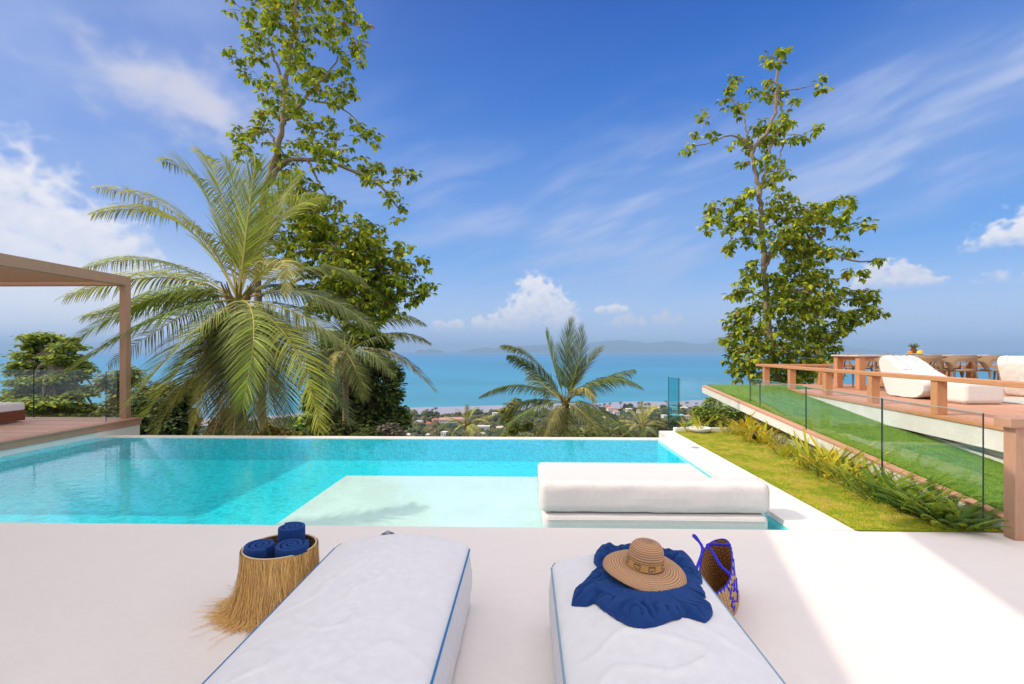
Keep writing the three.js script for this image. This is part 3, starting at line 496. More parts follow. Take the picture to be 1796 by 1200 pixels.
// --- crumpled towel on the right lounger
{
  const outline = [[1002, 1056], [1010, 1030], [1030, 1012], [1052, 992], [1050, 962], [1078, 958], [1100, 955], [1128, 952], [1160, 966], [1190, 972], [1216, 992], [1224, 1020], [1205, 1030], [1238, 1044], [1249, 1062], [1237, 1086], [1205, 1076], [1180, 1082], [1150, 1092], [1110, 1095], [1085, 1082], [1060, 1066], [1042, 1052], [1030, 1058]];
  const cx = 0.60, cz = -2.60, pts = outline.map(([u, v]) => { let p = at(u, v, 1), d = 2.6; for (let k = 0; k < 12; k++) { p = at(u, v, d); const y = topR(clamp(p.x, 0.2, 0.93), clamp(p.z, -2.95, -2)) + 0.02; d = (EYE - y) / ((v - 615) / F); } return [clamp(p.x, 0.17, 1.0) - cx, Math.max(p.z, -2.985) - cz]; });
  const ang = pts.map(([x, z]) => [Math.atan2(z, x), Math.hypot(x, z)]).sort((a, b) => a[0] - b[0]);
  const R = (a) => { let i = ang.findIndex((q) => q[0] > a); const q1 = ang[(i < 0 ? 0 : i)], q0 = ang[(i <= 0 ? ang.length - 1 : i - 1)]; let d = q1[0] - q0[0], e = a - q0[0]; if (d <= 0) d += 2 * Math.PI; if (e < 0) e += 2 * Math.PI; return mix(q0[1], q1[1], clamp(e / d)); };
  const folds = (() => { const R = rng(63), f = []; for (let i = 0; i < 15; i++) f.push([(i / 15) * 6.283 + 0.35 * (R() - 0.5), 0.05 * (R() - 0.5), 0.010 + 0.016 * R(), 0.03 + 0.04 * R()]); return f; })();
  const NA = 360, NR = 90, pos = [], idx = [], uv = [];
  const ridge = (x, z, k, s) => { const n = 1 - Math.abs(n2(x * k + s, z * k - s)); return Math.pow(n, 3); };
  for (let j = 0; j <= NR; j++) for (let i = 0; i < NA; i++) {
    const a = -Math.PI + (i / NA) * 2 * Math.PI, q = j / NR, r = R(a) * q, x = cx + r * Math.cos(a), z = cz + r * Math.sin(a);
    const wx = x + 0.06 * n2(x * 3, z * 3), wz = z + 0.06 * n2(x * 3 + 5, z * 3 + 5);
    const ca = Math.cos(a), sa = Math.sin(a), f1 = n2(ca * 2.1 + 0.5 * n2(x * 5, z * 5), sa * 2.1 + q * 0.55), f2 = n2(ca * 3.3 + 7, sa * 3.3 - q * 0.9 + 0.4 * n2(x * 6, z * 6));
    const v1 = Math.exp(-Math.pow(f1 / 0.11, 2)), v2 = Math.exp(-Math.pow(f2 / 0.09, 2));
    let h = (0.030 + 0.030 * Math.abs(f1) + 0.02 * Math.abs(f2)) * Math.pow(1 - Math.pow(q, 5), 0.5) * (1 - 0.62 * v1) * (1 - 0.45 * v2) + 0.005 * n2(wx * 9, wz * 9);
    const backAmt = sst(0.0, -0.25, z - cz); h += 0.022 * backAmt * sst(0.3, 0.8, q) * Math.sqrt(1 - Math.pow(q, 6)); h = mix(h, Math.min(h, 0.016), sst(0.32, 0.24, Math.hypot(x - 0.6, z + 2.53)));
    const y = topR(x, z) + 0.008 + h - (j === NR ? 0.006 : 0);
    pos.push(x, y, z); uv.push(x, z);
  }
  for (let j = 0; j < NR; j++) for (let i = 0; i < NA; i++) { const a = j * NA + i, b = j * NA + (i + 1) % NA; idx.push(a, b, a + NA, b, b + NA, a + NA); }
  tag(mesh(numbered('beach_towel'), geoOf(pos, idx, uv), M.towel, scene), 'crumpled blue towel spread under the straw hat on the right lounger', 'towel');
}
// --- straw sun hat
{
  const p = at(1131, 1013, 2.56), t = thing('sun_hat', 'wide straw hat with brown spiral band on the blue towel', 'hat', [p.x, p.y + 0.066, p.z]);
  t.rotation.set(0.14, 0.3, -0.10); t.scale.setScalar(0.95);
  const braid = tex(1024, 256, (u, v) => { const rings = 24, row = Math.floor(v * rings), a = Math.abs(Math.sin(v * rings * Math.PI)), b = Math.abs(Math.sin((u * 130 + (row % 2) * 0.5) * Math.PI)); const k = 0.42 + 0.42 * Math.pow(a, 0.5) * (0.55 + 0.45 * b) + 0.08 * N60(u, v); return [k * 1.05, k * 0.92, k * 0.8]; }, true, 1), braidB = tex(1024, 256, (u, v) => { const rings = 24, row = Math.floor(v * rings); return Math.pow(Math.abs(Math.sin(v * rings * Math.PI)), 0.6) * (0.5 + 0.5 * Math.abs(Math.sin((u * 130 + (row % 2) * 0.5) * Math.PI))); }, false, 1);
  const mat = std([0.98, 0.74, 0.54], 0.85, { map: braid, bumpMap: braidB, bumpScale: 0.004, side: D }), matC = mat.clone(); matC.map = braid.clone(); matC.map.repeat.set(0.5, 0.6); matC.bumpMap = braidB.clone(); matC.bumpMap.repeat.set(0.5, 0.6);
  const brim = lathe([[0.1, 0.0], [0.12, -0.003], [0.15, -0.006], [0.18, -0.012], [0.2, -0.02], [0.212, -0.028], [0.2155, -0.0325], [0.213, -0.0345], [0.2, -0.026], [0.18, -0.018], [0.15, -0.012], [0.1, -0.006]], 96);
  { const q = brim.attributes.position; for (let i = 0; i < q.count; i++) { const x = q.getX(i), z = q.getZ(i), r = Math.hypot(x, z), a = Math.atan2(z, x); q.setY(i, q.getY(i) + 0.007 * Math.sin(2 * a + 2.6) * Math.pow(Math.max(0, (r - 0.1) / 0.11), 1.5) + 0.002 * Math.sin(5 * a) * Math.max(0, (r - 0.12) / 0.1)); } brim.computeVertexNormals(); }
  mesh('brim', brim, mat, t);
  const crown = lathe([[0.0, 0.128], [0.02, 0.1275], [0.045, 0.124], [0.066, 0.115], [0.08, 0.1], [0.087, 0.082], [0.09, 0.06], [0.094, 0.03], [0.1, 0.0]].reverse(), 64); { const q = crown.attributes.position; for (let i = 0; i < q.count; i++) { const x = q.getX(i); q.setX(i, x * 1.02); q.setZ(i, q.getZ(i) * 0.96); } crown.computeVertexNormals(); }
  mesh('crown', crown, matC, t);
  const cv = document.createElement('canvas'); cv.width = 2048; cv.height = 128; const g = cv.getContext('2d'); g.fillStyle = '#c99a5c'; g.fillRect(0, 0, 2048, 128);
  const R = rng(4); for (let i = 0; i < 2600; i++) { g.fillStyle = `rgba(${120 + R() * 120},${80 + R() * 80},${30 + R() * 50},0.25)`; g.fillRect(R() * 2048, R() * 128, 1 + R() * 2, 4 + R() * 14); }
  g.fillStyle = '#6b4526'; g.fillRect(0, 4, 2048, 7); g.fillRect(0, 117, 2048, 7); g.strokeStyle = '#5f4530'; g.lineWidth = 16; g.lineJoin = 'miter';
  for (let i = 0; i < 8; i++) { const x = 80 + i * 256, s = i % 2 ? -1 : 1, X = (q) => x + 45 + s * q * 1.45; g.beginPath(); for (const [k, [a, b]] of [[-38, 98], [-38, 30], [36, 30], [36, 96], [2, 96], [2, 62]].entries()) k ? g.lineTo(X(a), b) : g.moveTo(X(a), b); g.stroke(); g.beginPath(); g.moveTo(X(-12), 98); g.lineTo(X(-12), 58); g.stroke(); }
  const ct = new THREE.CanvasTexture(cv); ct.colorSpace = THREE.SRGBColorSpace; ct.wrapS = THREE.RepeatWrapping;
  const band = lathe([[0.1015, 0.004], [0.0985, 0.018], [0.0945, 0.046]], 72); { const q = band.attributes.position; for (let i = 0; i < q.count; i++) { q.setX(i, q.getX(i) * 1.02); q.setZ(i, q.getZ(i) * 0.965); } band.computeVertexNormals(); }
  const bm = mesh('hat_band', band, std([0.85, 0.85, 0.85], 0.8, { map: ct, side: D }), t); bm.rotation.y = 0.25;
}
// --- raffia basket with three rolled towels
{
  const bp = [-1.555, 0, -3.2], t = thing('raffia_basket', 'round basket with long golden raffia fringe beside the left lounger', 'basket', bp);
  mesh('basket_body', lathe([[0.0, 0.01], [0.19, 0.01], [0.205, 0.1], [0.212, 0.25], [0.214, 0.362], [0.205, 0.362], [0.2, 0.25], [0.19, 0.03], [0, 0.03]], 48), std([0.30, 0.17, 0.06], 0.9, { map: strawMap, bumpMap: strawBump, bumpScale: 0.003, side: D }), t);
  mesh('rim', new THREE.TorusGeometry(0.213, 0.0055, 8, 72).rotateX(Math.PI / 2).translate(0, 0.366, 0), std([0.62, 0.48, 0.30], 0.8), t);
  const R = rng(41), pos = [], idx = [], cl = [];
  for (let i = 0; i < 2600; i++) {
    const a = R() * 6.2832, leftness = Math.max(0, -Math.cos(a)) * 0.7 + Math.max(0, Math.sin(a)) * 0.3, layer = R();
    const r0 = 0.214 + 0.012 * layer, sw = (R() - 0.5) * 0.24, len = 0.36 + 0.05 * R() + 0.08 * leftness * R();
    const stray = R() < 0.035 ? 1 : 0, flare = 0.02 + 0.07 * R() * (0.5 + leftness * 1.3) + stray * 0.07, w = 0.0011 + 0.0016 * R(), tone = 0.55 + 0.6 * R(), warm = R();
    const n = 7; let b = pos.length / 3;
    for (let k = 0; k <= n; k++) {
      const s = k / n, l = len * s, aa = a + sw * s * s + 0.05 * Math.sin(s * 6 + i);
      let y = 0.364 - l, rr = r0 + flare * s * s + 0.006 * Math.sin(s * 5 + i * 1.7);
      if (y < 0.004) { rr += (0.004 - y) * (1.0 + stray); y = 0.004 + 0.01 * layer; }
      const tx = -Math.sin(aa) * w, tz = Math.cos(aa) * w, cx = rr * Math.cos(aa), cz = rr * Math.sin(aa), tw = 1 - 0.4 * s;
      pos.push(cx - tx * tw, y, cz - tz * tw, cx + tx * tw, y + 0.0005, cz + tz * tw);
      const kk = tone; for (let q = 0; q < 2; q++) cl.push(0.80 * kk, mix(0.44, 0.52, warm) * kk, mix(0.12, 0.20, warm) * kk);
      if (k) { const o = b + (k - 1) * 2; idx.push(o, o + 1, o + 2, o + 1, o + 3, o + 2); }
    }
  }
  const fr = mesh('fringe', geoOf(pos, idx, null, cl), M.raffia, t); fr.userData.kind = 'stuff';
  // one roll = a spiral of terry cloth
  const roll = (R0, hgt, turns, seed) => { const th = R0 / turns * 0.42, inner = [], outer = [], N = 150; for (let i = 0; i <= N; i++) { const q = i / N, a = q * turns * 2 * Math.PI, r = 0.006 + (R0 - 0.006) * q + 0.0015 * Math.sin(a * 1.3 + seed); outer.push(new THREE.Vector2(r * Math.cos(a), r * Math.sin(a))); inner.push(new THREE.Vector2(Math.max(0.001, r - th) * Math.cos(a), Math.max(0.001, r - th) * Math.sin(a))); } const s = new THREE.Shape([...outer, ...inner.reverse()]); const g = new THREE.ExtrudeGeometry(s, { depth: hgt, bevelEnabled: true, bevelSize: 0.0062, bevelThickness: 0.012, bevelSegments: 5, steps: 1 }); g.rotateX(-Math.PI / 2); return metreUV(g); };
  for (const [lab, x, z, R0, top, ry, tl] of [['rolled navy towel at the left of the raffia basket', -0.098, 0.05, 0.099, 0.405, 0.4, [0.05, -0.03]], ['rolled navy towel at the right front of the raffia basket', 0.1, 0.045, 0.101, 0.412, 2.0, [0.06, 0.02]], ['rolled navy towel standing highest at the back of the raffia basket', 0.015, -0.112, 0.094, 0.455, 3.6, [0.0, 0.0]]]) {
    const g = roll(R0, top - 0.06, 2.8, ry), m = mesh(numbered('rolled_towel'), g, M.towel, scene); m.position.set(bp[0] + x, 0.045, bp[2] + z); m.rotation.set(tl[0], ry, tl[1]); tag(m, lab, 'towel', 'rolled towels in the basket');
  }
}
// --- woven beach bag leaning on the right lounger
{
  const t = thing('beach_bag', 'woven straw beach bag with bright blue handles beside the right lounger', 'bag');
  const n = 48, lv = 22, ctrB = V(1.275, 0.004, -3.30), ctrT = V(1.155, 0.30, -3.16), axB = V(0.10, 0, -0.20), axT = V(0.125, 0.035, -0.31), sdB = V(0.062, 0, 0.03), sdT = V(0.085, 0.03, 0.034);
  const P = (a, s, inset = 0) => { const c = Math.cos(a), q = Math.sin(a), e = 0.75, cc = Math.sign(c) * Math.pow(Math.abs(c), e), ss = Math.sign(q) * Math.pow(Math.abs(q), e); const o = ctrB.clone().lerp(ctrT, s), ax = axB.clone().lerp(axT, s), sd = sdB.clone().lerp(sdT, Math.pow(s, 0.8)); o.addScaledVector(ax, cc * (1 - inset)).addScaledVector(sd, ss * (1 - inset * 2)); o.y += 0.012 * Math.sin(a * 3) * s * 0.3; return o; };
  const shell = (inset, s0) => { const pos = [], idx = [], uv = []; for (let j = 0; j <= lv; j++) for (let i = 0; i <= n; i++) { const s = s0 + (1 - s0) * j / lv, p = P((i / n) * 2 * Math.PI, s, inset); pos.push(p.x, p.y, p.z); uv.push(i / n * 1.0, s * 0.34); } const w = n + 1; for (let j = 0; j < lv; j++) for (let i = 0; i < n; i++) { const a = j * w + i; idx.push(a, a + w, a + 1, a + 1, a + w, a + w + 1); } const c = pos.length / 3, b = P(0, s0, inset).clone().lerp(P(Math.PI, s0, inset), 0.5); pos.push(b.x, b.y, b.z); uv.push(0, 0); for (let i = 0; i < n; i++) idx.push(c, i, i + 1); return geoOf(pos, idx, uv); };
  mesh('body', shell(0, 0), std([1, 0.74, 0.44], 0.85, { map: strawMap, bumpMap: strawBump, bumpScale: 0.002, side: D }), t);
  mesh('lining', shell(0.03, 0.02), std([0.75, 0.45, 0.18], 0.9, { map: strawMap, bumpMap: strawBump, bumpScale: 0.003, side: D }), t);
  const rimPts = []; for (let i = 0; i <= 96; i++) rimPts.push(P((i / 96) * 2 * Math.PI, 1.0, 0.01)); mesh('rim', tube(rimPts, 0.0048, 6, false), M.cobalt, t);
  const st = [], sw = []; for (let i = 0; i < 64; i++) { const a = (i / 64) * 2 * Math.PI; (i % 2 ? st : sw).push(tube([P(a, 1.0, -0.012), P(a + 0.02, 0.93, -0.016)], 0.0024, 5)); }
  const pale = std([0.72, 0.70, 0.74], 0.8); for (const g of st) mesh('stitch', g, M.cobalt, t); for (const g of sw) mesh('stitch', g, pale, t);
  const emb = []; for (let k = 0; k < 7; k++) { const s = 0.2 + 0.1 * k, a0 = Math.PI * 0.5 + Math.sin(k * 1.9) * 0.16 + 0.25, a1 = a0 + (k % 2 ? 0.3 : -0.25); emb.push(tube([P(a0, s, -0.014), P((a0 + a1) / 2, s + 0.06, -0.014), P(a1, s + 0.12, -0.014)], 0.0062, 5)); }
  for (let k = 0; k < 6; k++) { const s = 0.15 + 0.13 * k; emb.push(tube([P(Math.PI * 0.75, s, -0.014), P(Math.PI * 0.68 + (k % 2) * 0.25, s + 0.1, -0.014)], 0.0062, 5)); }
  for (const g of emb) mesh('embroidery', g, M.cobalt, t);
  const hl = curve([P(Math.PI * 1.30, 0.96, -0.02), P(Math.PI * 1.34, 1.05, -0.02).add(V(-0.012, 0.03, 0)), V(1.12, 0.355, -3.31), V(1.085, 0.395, -3.36), V(1.12, 0.37, -3.42), P(Math.PI * 1.7, 0.97, -0.02)], 30); mesh('handle', tube(hl, 0.0088, 8), M.cobalt, t);
  const hr = curve([P(Math.PI * 0.62, 0.97, -0.02), P(Math.PI * 0.60, 1.03, 0.05).add(V(-0.03, 0.012, -0.03)), V(1.17, 0.335, -3.27), V(1.165, 0.345, -3.34), V(1.22, 0.345, -3.36), P(Math.PI * 0.3, 0.98, -0.02)], 30); mesh('handle', tube(hr, 0.0088, 8), M.cobalt, t);
}

// ================================================================ UPPER DECK FURNITURE
// everything stands on the deck boards at UD
const UY = UD + 0.003;
{
  const t = thing('dining_table', 'long timber dining table with pale top on the raised deck', 'table', [8.88, UY, -11.9]);
  mesh('tabletop', box(3.3, 0.035, 0.98, 0, 0.752, 0, 0, 0.006), std([0.78, 0.66, 0.58], 0.35, { map: woodMap }), t);
  for (const sz of [-1, 1]) mesh('apron', box(2.9, 0.09, 0.03, 0, 0.688, sz * 0.42, 0), M.wood, t);
  for (const sx of [-1, 1]) { mesh('apron', box(0.03, 0.09, 0.80, sx * 1.5, 0.688, 0, 2), M.wood, t); for (const sz of [-1, 1]) mesh('leg', box(0.14, 0.733, 0.14, sx * 1.53, 0.367, sz * 0.40, 1, 0.006), M.wood, t); }
}
{
  const t = thing('dining_chair', 'timber armchair nearest the left end of the dining table, back to the pool', 'chair', [7.78, UY, -11.18], 0, 'chairs at the dining table');
  const arc = (r, a0, a1, y, n = 14) => { const p = []; for (let i = 0; i <= n; i++) { const a = mix(a0, a1, i / n); p.push(V(r * Math.sin(a), y, r * 0.92 * Math.cos(a))); } return p; };
  // broad curved back rail, arms running forward, open gap, seat bowl, splayed legs
  const ribbon = (r, a0, a1, yTop, yBot, th) => { const pos = [], idx = [], uv = [], n = 26; for (let i = 0; i <= n; i++) { const a = mix(a0, a1, i / n), s = Math.sin(a), c = Math.cos(a), T = yTop(a), B = yBot(a); for (const [rr, y] of [[r, B], [r + 0.012, (T + B) / 2], [r, T], [r - th, T], [r - th, B]]) { pos.push(rr * s, y, rr * 0.92 * c); uv.push(i / n * 0.8, y); } } for (let i = 0; i < n; i++) for (let k = 0; k < 5; k++) { const a = i * 5 + k, b = i * 5 + (k + 1) % 5; idx.push(a, b, a + 5, b, b + 5, a + 5); } for (const [o, f] of [[0, 0], [n * 5, 1]]) for (let k = 1; k < 4; k++) f ? idx.push(o, o + k, o + k + 1) : idx.push(o, o + k + 1, o + k); return geoOf(pos, idx, uv).toNonIndexed(); };
  const g1 = ribbon(0.30, -1.75, 1.75, (a) => 0.775 - 0.085 * sst(0.8, 1.75, Math.abs(a)), (a) => 0.635 - 0.185 * sst(0.62, 1.0, Math.abs(a)) + 0.175 * sst(1.05, 1.6, Math.abs(a)), 0.026); g1.computeVertexNormals(); mesh('back_rail', g1, M.chairWood, t);
  const seat = lathe([[0, 0.43], [0.15, 0.428], [0.235, 0.436], [0.25, 0.45], [0.24, 0.462], [0.15, 0.452], [0, 0.448]].reverse(), 28); mesh('seat', seat, M.chairWood, t); mesh('seat_rim', ribbon(0.262, -2.2, 2.2, () => 0.478, () => 0.425, 0.02), M.chairWood, t);
  for (const s of [-1, 1]) {
    mesh('leg', tube([V(s * 0.26, 0, 0.25), V(s * 0.205, 0.44, 0.15)], [0.013, 0.024], 8), M.chairWood, t);
    mesh('leg', tube([V(s * 0.255, 0, -0.25), V(s * 0.21, 0.44, -0.16), V(s * 0.262, 0.60, -0.09), V(s * 0.288, 0.70, -0.04)], [0.013, 0.024, 0.022, 0.02], 8), M.chairWood, t);
  }
  const near = [[8.48, 'timber armchair behind the reclined back of the white chaise'], [9.2, 'timber armchair above the foot of the white chaise'], [9.9, 'timber armchair nearest the right end of the dining table']];
  for (const [x, l] of near) copyOf(t, l, [x, UY, -11.18], (x % 1 - 0.5) * 0.1, 'chairs at the dining table');
  const far = [[8.0, 'timber armchair seen through the left end frame of the table'], [8.75, 'second timber armchair on the sea side of the table from the left'], [9.45, 'third timber armchair on the sea side of the table, behind the fruit'], [10.05, 'timber armchair on the sea side nearest the right table end']];
  for (const [x, l] of far) copyOf(t, l, [x, UY, -12.6], Math.PI + (x % 1 - 0.5) * 0.12, 'chairs at the dining table');
}
{
  const p = [8.93, UY + 0.77, -12.05], t = thing('fruit_plate', 'white plate of fruit on the dining table', 'plate', p);
  mesh('plate', lathe([[0, 0], [0.1, 0], [0.19, 0.025], [0.185, 0.03], [0.1, 0.008], [0, 0.008]], 32), std([0.85, 0.85, 0.83], 0.3), t);
  const pa = thing('pineapple', 'small pineapple standing on the fruit plate', 'pineapple', [p[0] - 0.03, p[1] + 0.008, p[2]]);
  const body = lathe([[0, 0], [0.045, 0.004], [0.062, 0.04], [0.064, 0.09], [0.05, 0.135], [0.02, 0.15], [0, 0.15]], 18); mesh('body', body, std([0.42, 0.17, 0.03], 0.8, { map: strawMap, bumpMap: strawBump, bumpScale: 0.006 }), pa);
  const lv = []; const R = rng(3); for (let i = 0; i < 22; i++) { const a = i * 2.4, e = 0.35 + 0.9 * (i / 22), L = 0.15; const d = V(Math.cos(a) * Math.cos(e), Math.sin(e), Math.sin(a) * Math.cos(e)); lv.push(tube([V(0, 0.14, 0), V(0, 0.14, 0).addScaledVector(d, L * 0.6), V(0, 0.135, 0).addScaledVector(d, L)], [0.012, 0.009, 0.001], 4)); } mesh('leaf_crown', merge(lv), std([0.09, 0.15, 0.04], 0.7), pa);
  const fr = [['yellow mango at the right of the pineapple', 0.09, 0.03, 0.055, [0.80, 0.52, 0.02]], ['orange fruit left of the pineapple', -0.12, 0.02, 0.045, [0.70, 0.20, 0.01]], ['yellow mango at the right rim of the plate', 0.14, -0.03, 0.045, [0.78, 0.45, 0.02]], ['yellow fruit in front of the pineapple', 0.03, 0.09, 0.045, [0.82, 0.56, 0.04]]];
  for (const [l, x, z, r, c] of fr) { const g = new THREE.SphereGeometry(r, 16, 12); g.scale(1.2, 0.9, 0.95); const q = g.attributes.position; for (let i = 0; i < q.count; i++) q.setY(i, q.getY(i) + 0.1 * r * n3(q.getX(i) * 20, q.getY(i) * 20, q.getZ(i) * 20)); g.computeVertexNormals(); const m = mesh(numbered('fruit'), g, std(c, 0.45), scene); m.position.set(p[0] + x, p[1] + 0.012 + r * 0.9, p[2] + z); tag(m, l, 'fruit', 'fruit on the plate'); }
}
// --- white outdoor chaises
{
  const t = thing('chaise_longue', 'white padded seat with high reclined back behind the timber rail', 'lounge chair', [7.30, UY, -9.38], 0.05, 'white chaises on the raised deck');
  // side profile in (z, y): the back at -z, the foot at +z
  const spine = [[-0.93, 0.72, 0.07], [-0.88, 0.73, 0.13], [-0.72, 0.60, 0.20], [-0.52, 0.45, 0.27], [-0.30, 0.31, 0.27], [-0.05, 0.225, 0.215], [0.25, 0.20, 0.195], [0.60, 0.20, 0.195], [0.83, 0.20, 0.19], [0.90, 0.20, 0.165]];
  const upper = [[-0.99, 0.70], [-0.95, 0.775], [-0.86, 0.80], [-0.72, 0.76], [-0.5, 0.64], [-0.25, 0.50], [-0.05, 0.41], [0.08, 0.37], [0.18, 0.33], [0.215, 0.26]];
  const lower = [[-0.99, 0.66], [-0.95, 0.52], [-0.88, 0.34], [-0.78, 0.12], [-0.70, 0.015], [-0.45, 0.005], [-0.25, 0.005], [-0.1, 0.01], [0.06, 0.04], [0.17, 0.1], [0.21, 0.18]];
  const sm = (pts, n) => new THREE.CatmullRomCurve3(pts.map(([z, y]) => V(0, y, z)), false, 'centripetal').getPoints(n);
  const U = sm(upper, 60), Lw = sm(lower, 60), loop = [...U, ...Lw.reverse().slice(1, -1)];
  const pos = [], idx = [], uv = [], nx = 28, W = 0.36, m = loop.length, cz = 0, cy = 0.3;
  for (let i = 0; i <= nx; i++) { const q = i / nx, e = Math.min(q, 1 - q) * 2 * W, k = e < 0.06 ? 0.93 + 0.07 * Math.sqrt(1 - Math.pow(1 - e / 0.06, 2)) : 1; loop.forEach((p, j) => { const z0 = p.z, y0 = p.y, ctr = clamp(z0, -0.8, 0.05), yc = 0.2 + 0.3 * sst(-0.2, -0.9, z0); const x = mix(-W, W, q) * (1 - 0.12 * sst(-0.5, -0.95, z0)); pos.push(x, Math.max(0.003, yc + (y0 - yc) * k + 0.006 * n3(x * 5, y0 * 5, z0 * 5)), ctr + (z0 - ctr) * k + 0.006 * n3(x * 5 + 4, y0 * 6, z0 * 5)); uv.push(x, j / m * 4.2); }); }
  for (let i = 0; i < nx; i++) for (let j = 0; j < m; j++) { const a = i * m + j, b = i * m + (j + 1) % m; idx.push(a, b, a + m, b, b + m, a + m); }
  const g = geoOf(pos, idx, uv); mesh('cover', g, M.canvas, t);
  // side panels
  for (const s of [0, nx]) { const sp = [], si = [], su = []; for (let j = 0; j < m; j++) { sp.push(pos[(s * m + j) * 3], pos[(s * m + j) * 3 + 1], pos[(s * m + j) * 3 + 2]); su.push(loop[j].z, loop[j].y); } const nU = 61; for (let j = 0; j < 59; j++) { const a = j, b = j + 1, c = m - 1 - j, d = m - 2 - j; if (d > nU - 2) s ? si.push(a, b, c, b, d, c) : si.push(a, c, b, b, c, d); } const sg = geoOf(sp, si, su); mesh('side_panel', sg, phy([0.80, 0.78, 0.75], 0.9, { map: fabricMap, side: D }), t); }
  const pipe = std([0.38, 0.34, 0.32], 0.8);
  for (const sx of [-0.16, 0.16]) mesh('piping', tube(U.slice(0, 34).map((p) => V(sx * (1 - 0.12 * sst(-0.5, -0.95, p.z)), p.y + 0.006, p.z - 0.004)), 0.006, 5), pipe, t);
  mesh('piping', tube([-0.35, -0.2, 0, 0.2, 0.35].map((x) => V(x, 0.545 - 0.02 * Math.cos(x * 4), -0.31)), 0.005, 5), pipe, t);
  for (const sx of [-1, 1]) mesh('piping', tube(Lw.filter((p) => p.z < -0.6).map((p) => V(sx * W * 0.9, p.y, p.z)), 0.006, 5), pipe, t);
  const pf = thing('pouf', 'white round-cornered pouf at the foot of the white reclined seat', 'pouf', [7.345, UY, -8.78], 0.05);
  { const g = mergeVertices(new RoundedBoxGeometry(0.74, 0.40, 0.74, 7, 0.09), 1e-4), p = g.attributes.position; for (let i = 0; i < p.count; i++) { const x = p.getX(i), y = p.getY(i), z = p.getZ(i), r = Math.hypot(x, z), k = 1 + 0.03 * Math.cos(y * 5) * (r > 0.3 ? 1 : 0) + 0.012 * n3(x * 5, y * 7, z * 5); p.setXYZ(i, x * k, (y < -0.19 ? -0.2 : y + 0.012 * (1 - r * r * 6)), z * k); } g.translate(0, 0.203, 0); g.computeVertexNormals(); mesh('cover', metreUV(g), M.canvas, pf); const rp = []; for (let i = 0; i <= 60; i++) { const a = i / 60 * 6.2832, c = Math.cos(a), q = Math.sin(a); rp.push(V(Math.sign(c) * Math.pow(Math.abs(c), 0.6) * 0.345, 0.375, Math.sign(q) * Math.pow(Math.abs(q), 0.6) * 0.335)); } mesh('piping', tube(rp, 0.005, 5, false), pipe, pf); }
  t.scale.set(0.94, 0.96, 0.94); t.position.z -= 0.04; pf.scale.set(0.92, 0.92, 0.92);
  const c = copyOf(t, 'white padded seat at the right edge of the raised deck, turned sideways', [9.98, UY, -10.05], 1.85, 'white chaises on the raised deck');
  tag(mesh(numbered('outdoor_rug'), box(2.6, 0.012, 1.9, 9.25, UY + 0.007, -8.75, null, 0.005), std([0.55, 0.54, 0.48], 0.95, { map: fabricMap, bumpMap: fabricBump, bumpScale: 0.004 }), scene), 'pale grey outdoor rug in front of the right chaise', 'rug');
  const tb = thing('chaise_shadow', 'bluish shadow put in as a round teal tray under the right chaise', 'shadow_dish', [9.55, UY, -9.55]); mesh('shadow_dish', lathe([[0, 0.1], [0.2, 0.1], [0.28, 0.15], [0.285, 0.15], [0.2, 0.085], [0.1, 0.03], [0.12, 0.0], [0, 0]], 28), std([0.02, 0.16, 0.19], 0.5), tb);  // dark teal dish added in place of the bluish shadow below the chaise
}

// ================================================================ PLANTS
const bez = (a, c, b, t) => a.clone().multiplyScalar((1 - t) * (1 - t)).addScaledVector(c, 2 * t * (1 - t)).addScaledVector(b, t * t);
const bezT = (a, c, b, t) => c.clone().sub(a).multiplyScalar(2 * (1 - t)).addScaledVector(b.clone().sub(c), 2 * t).normalize();
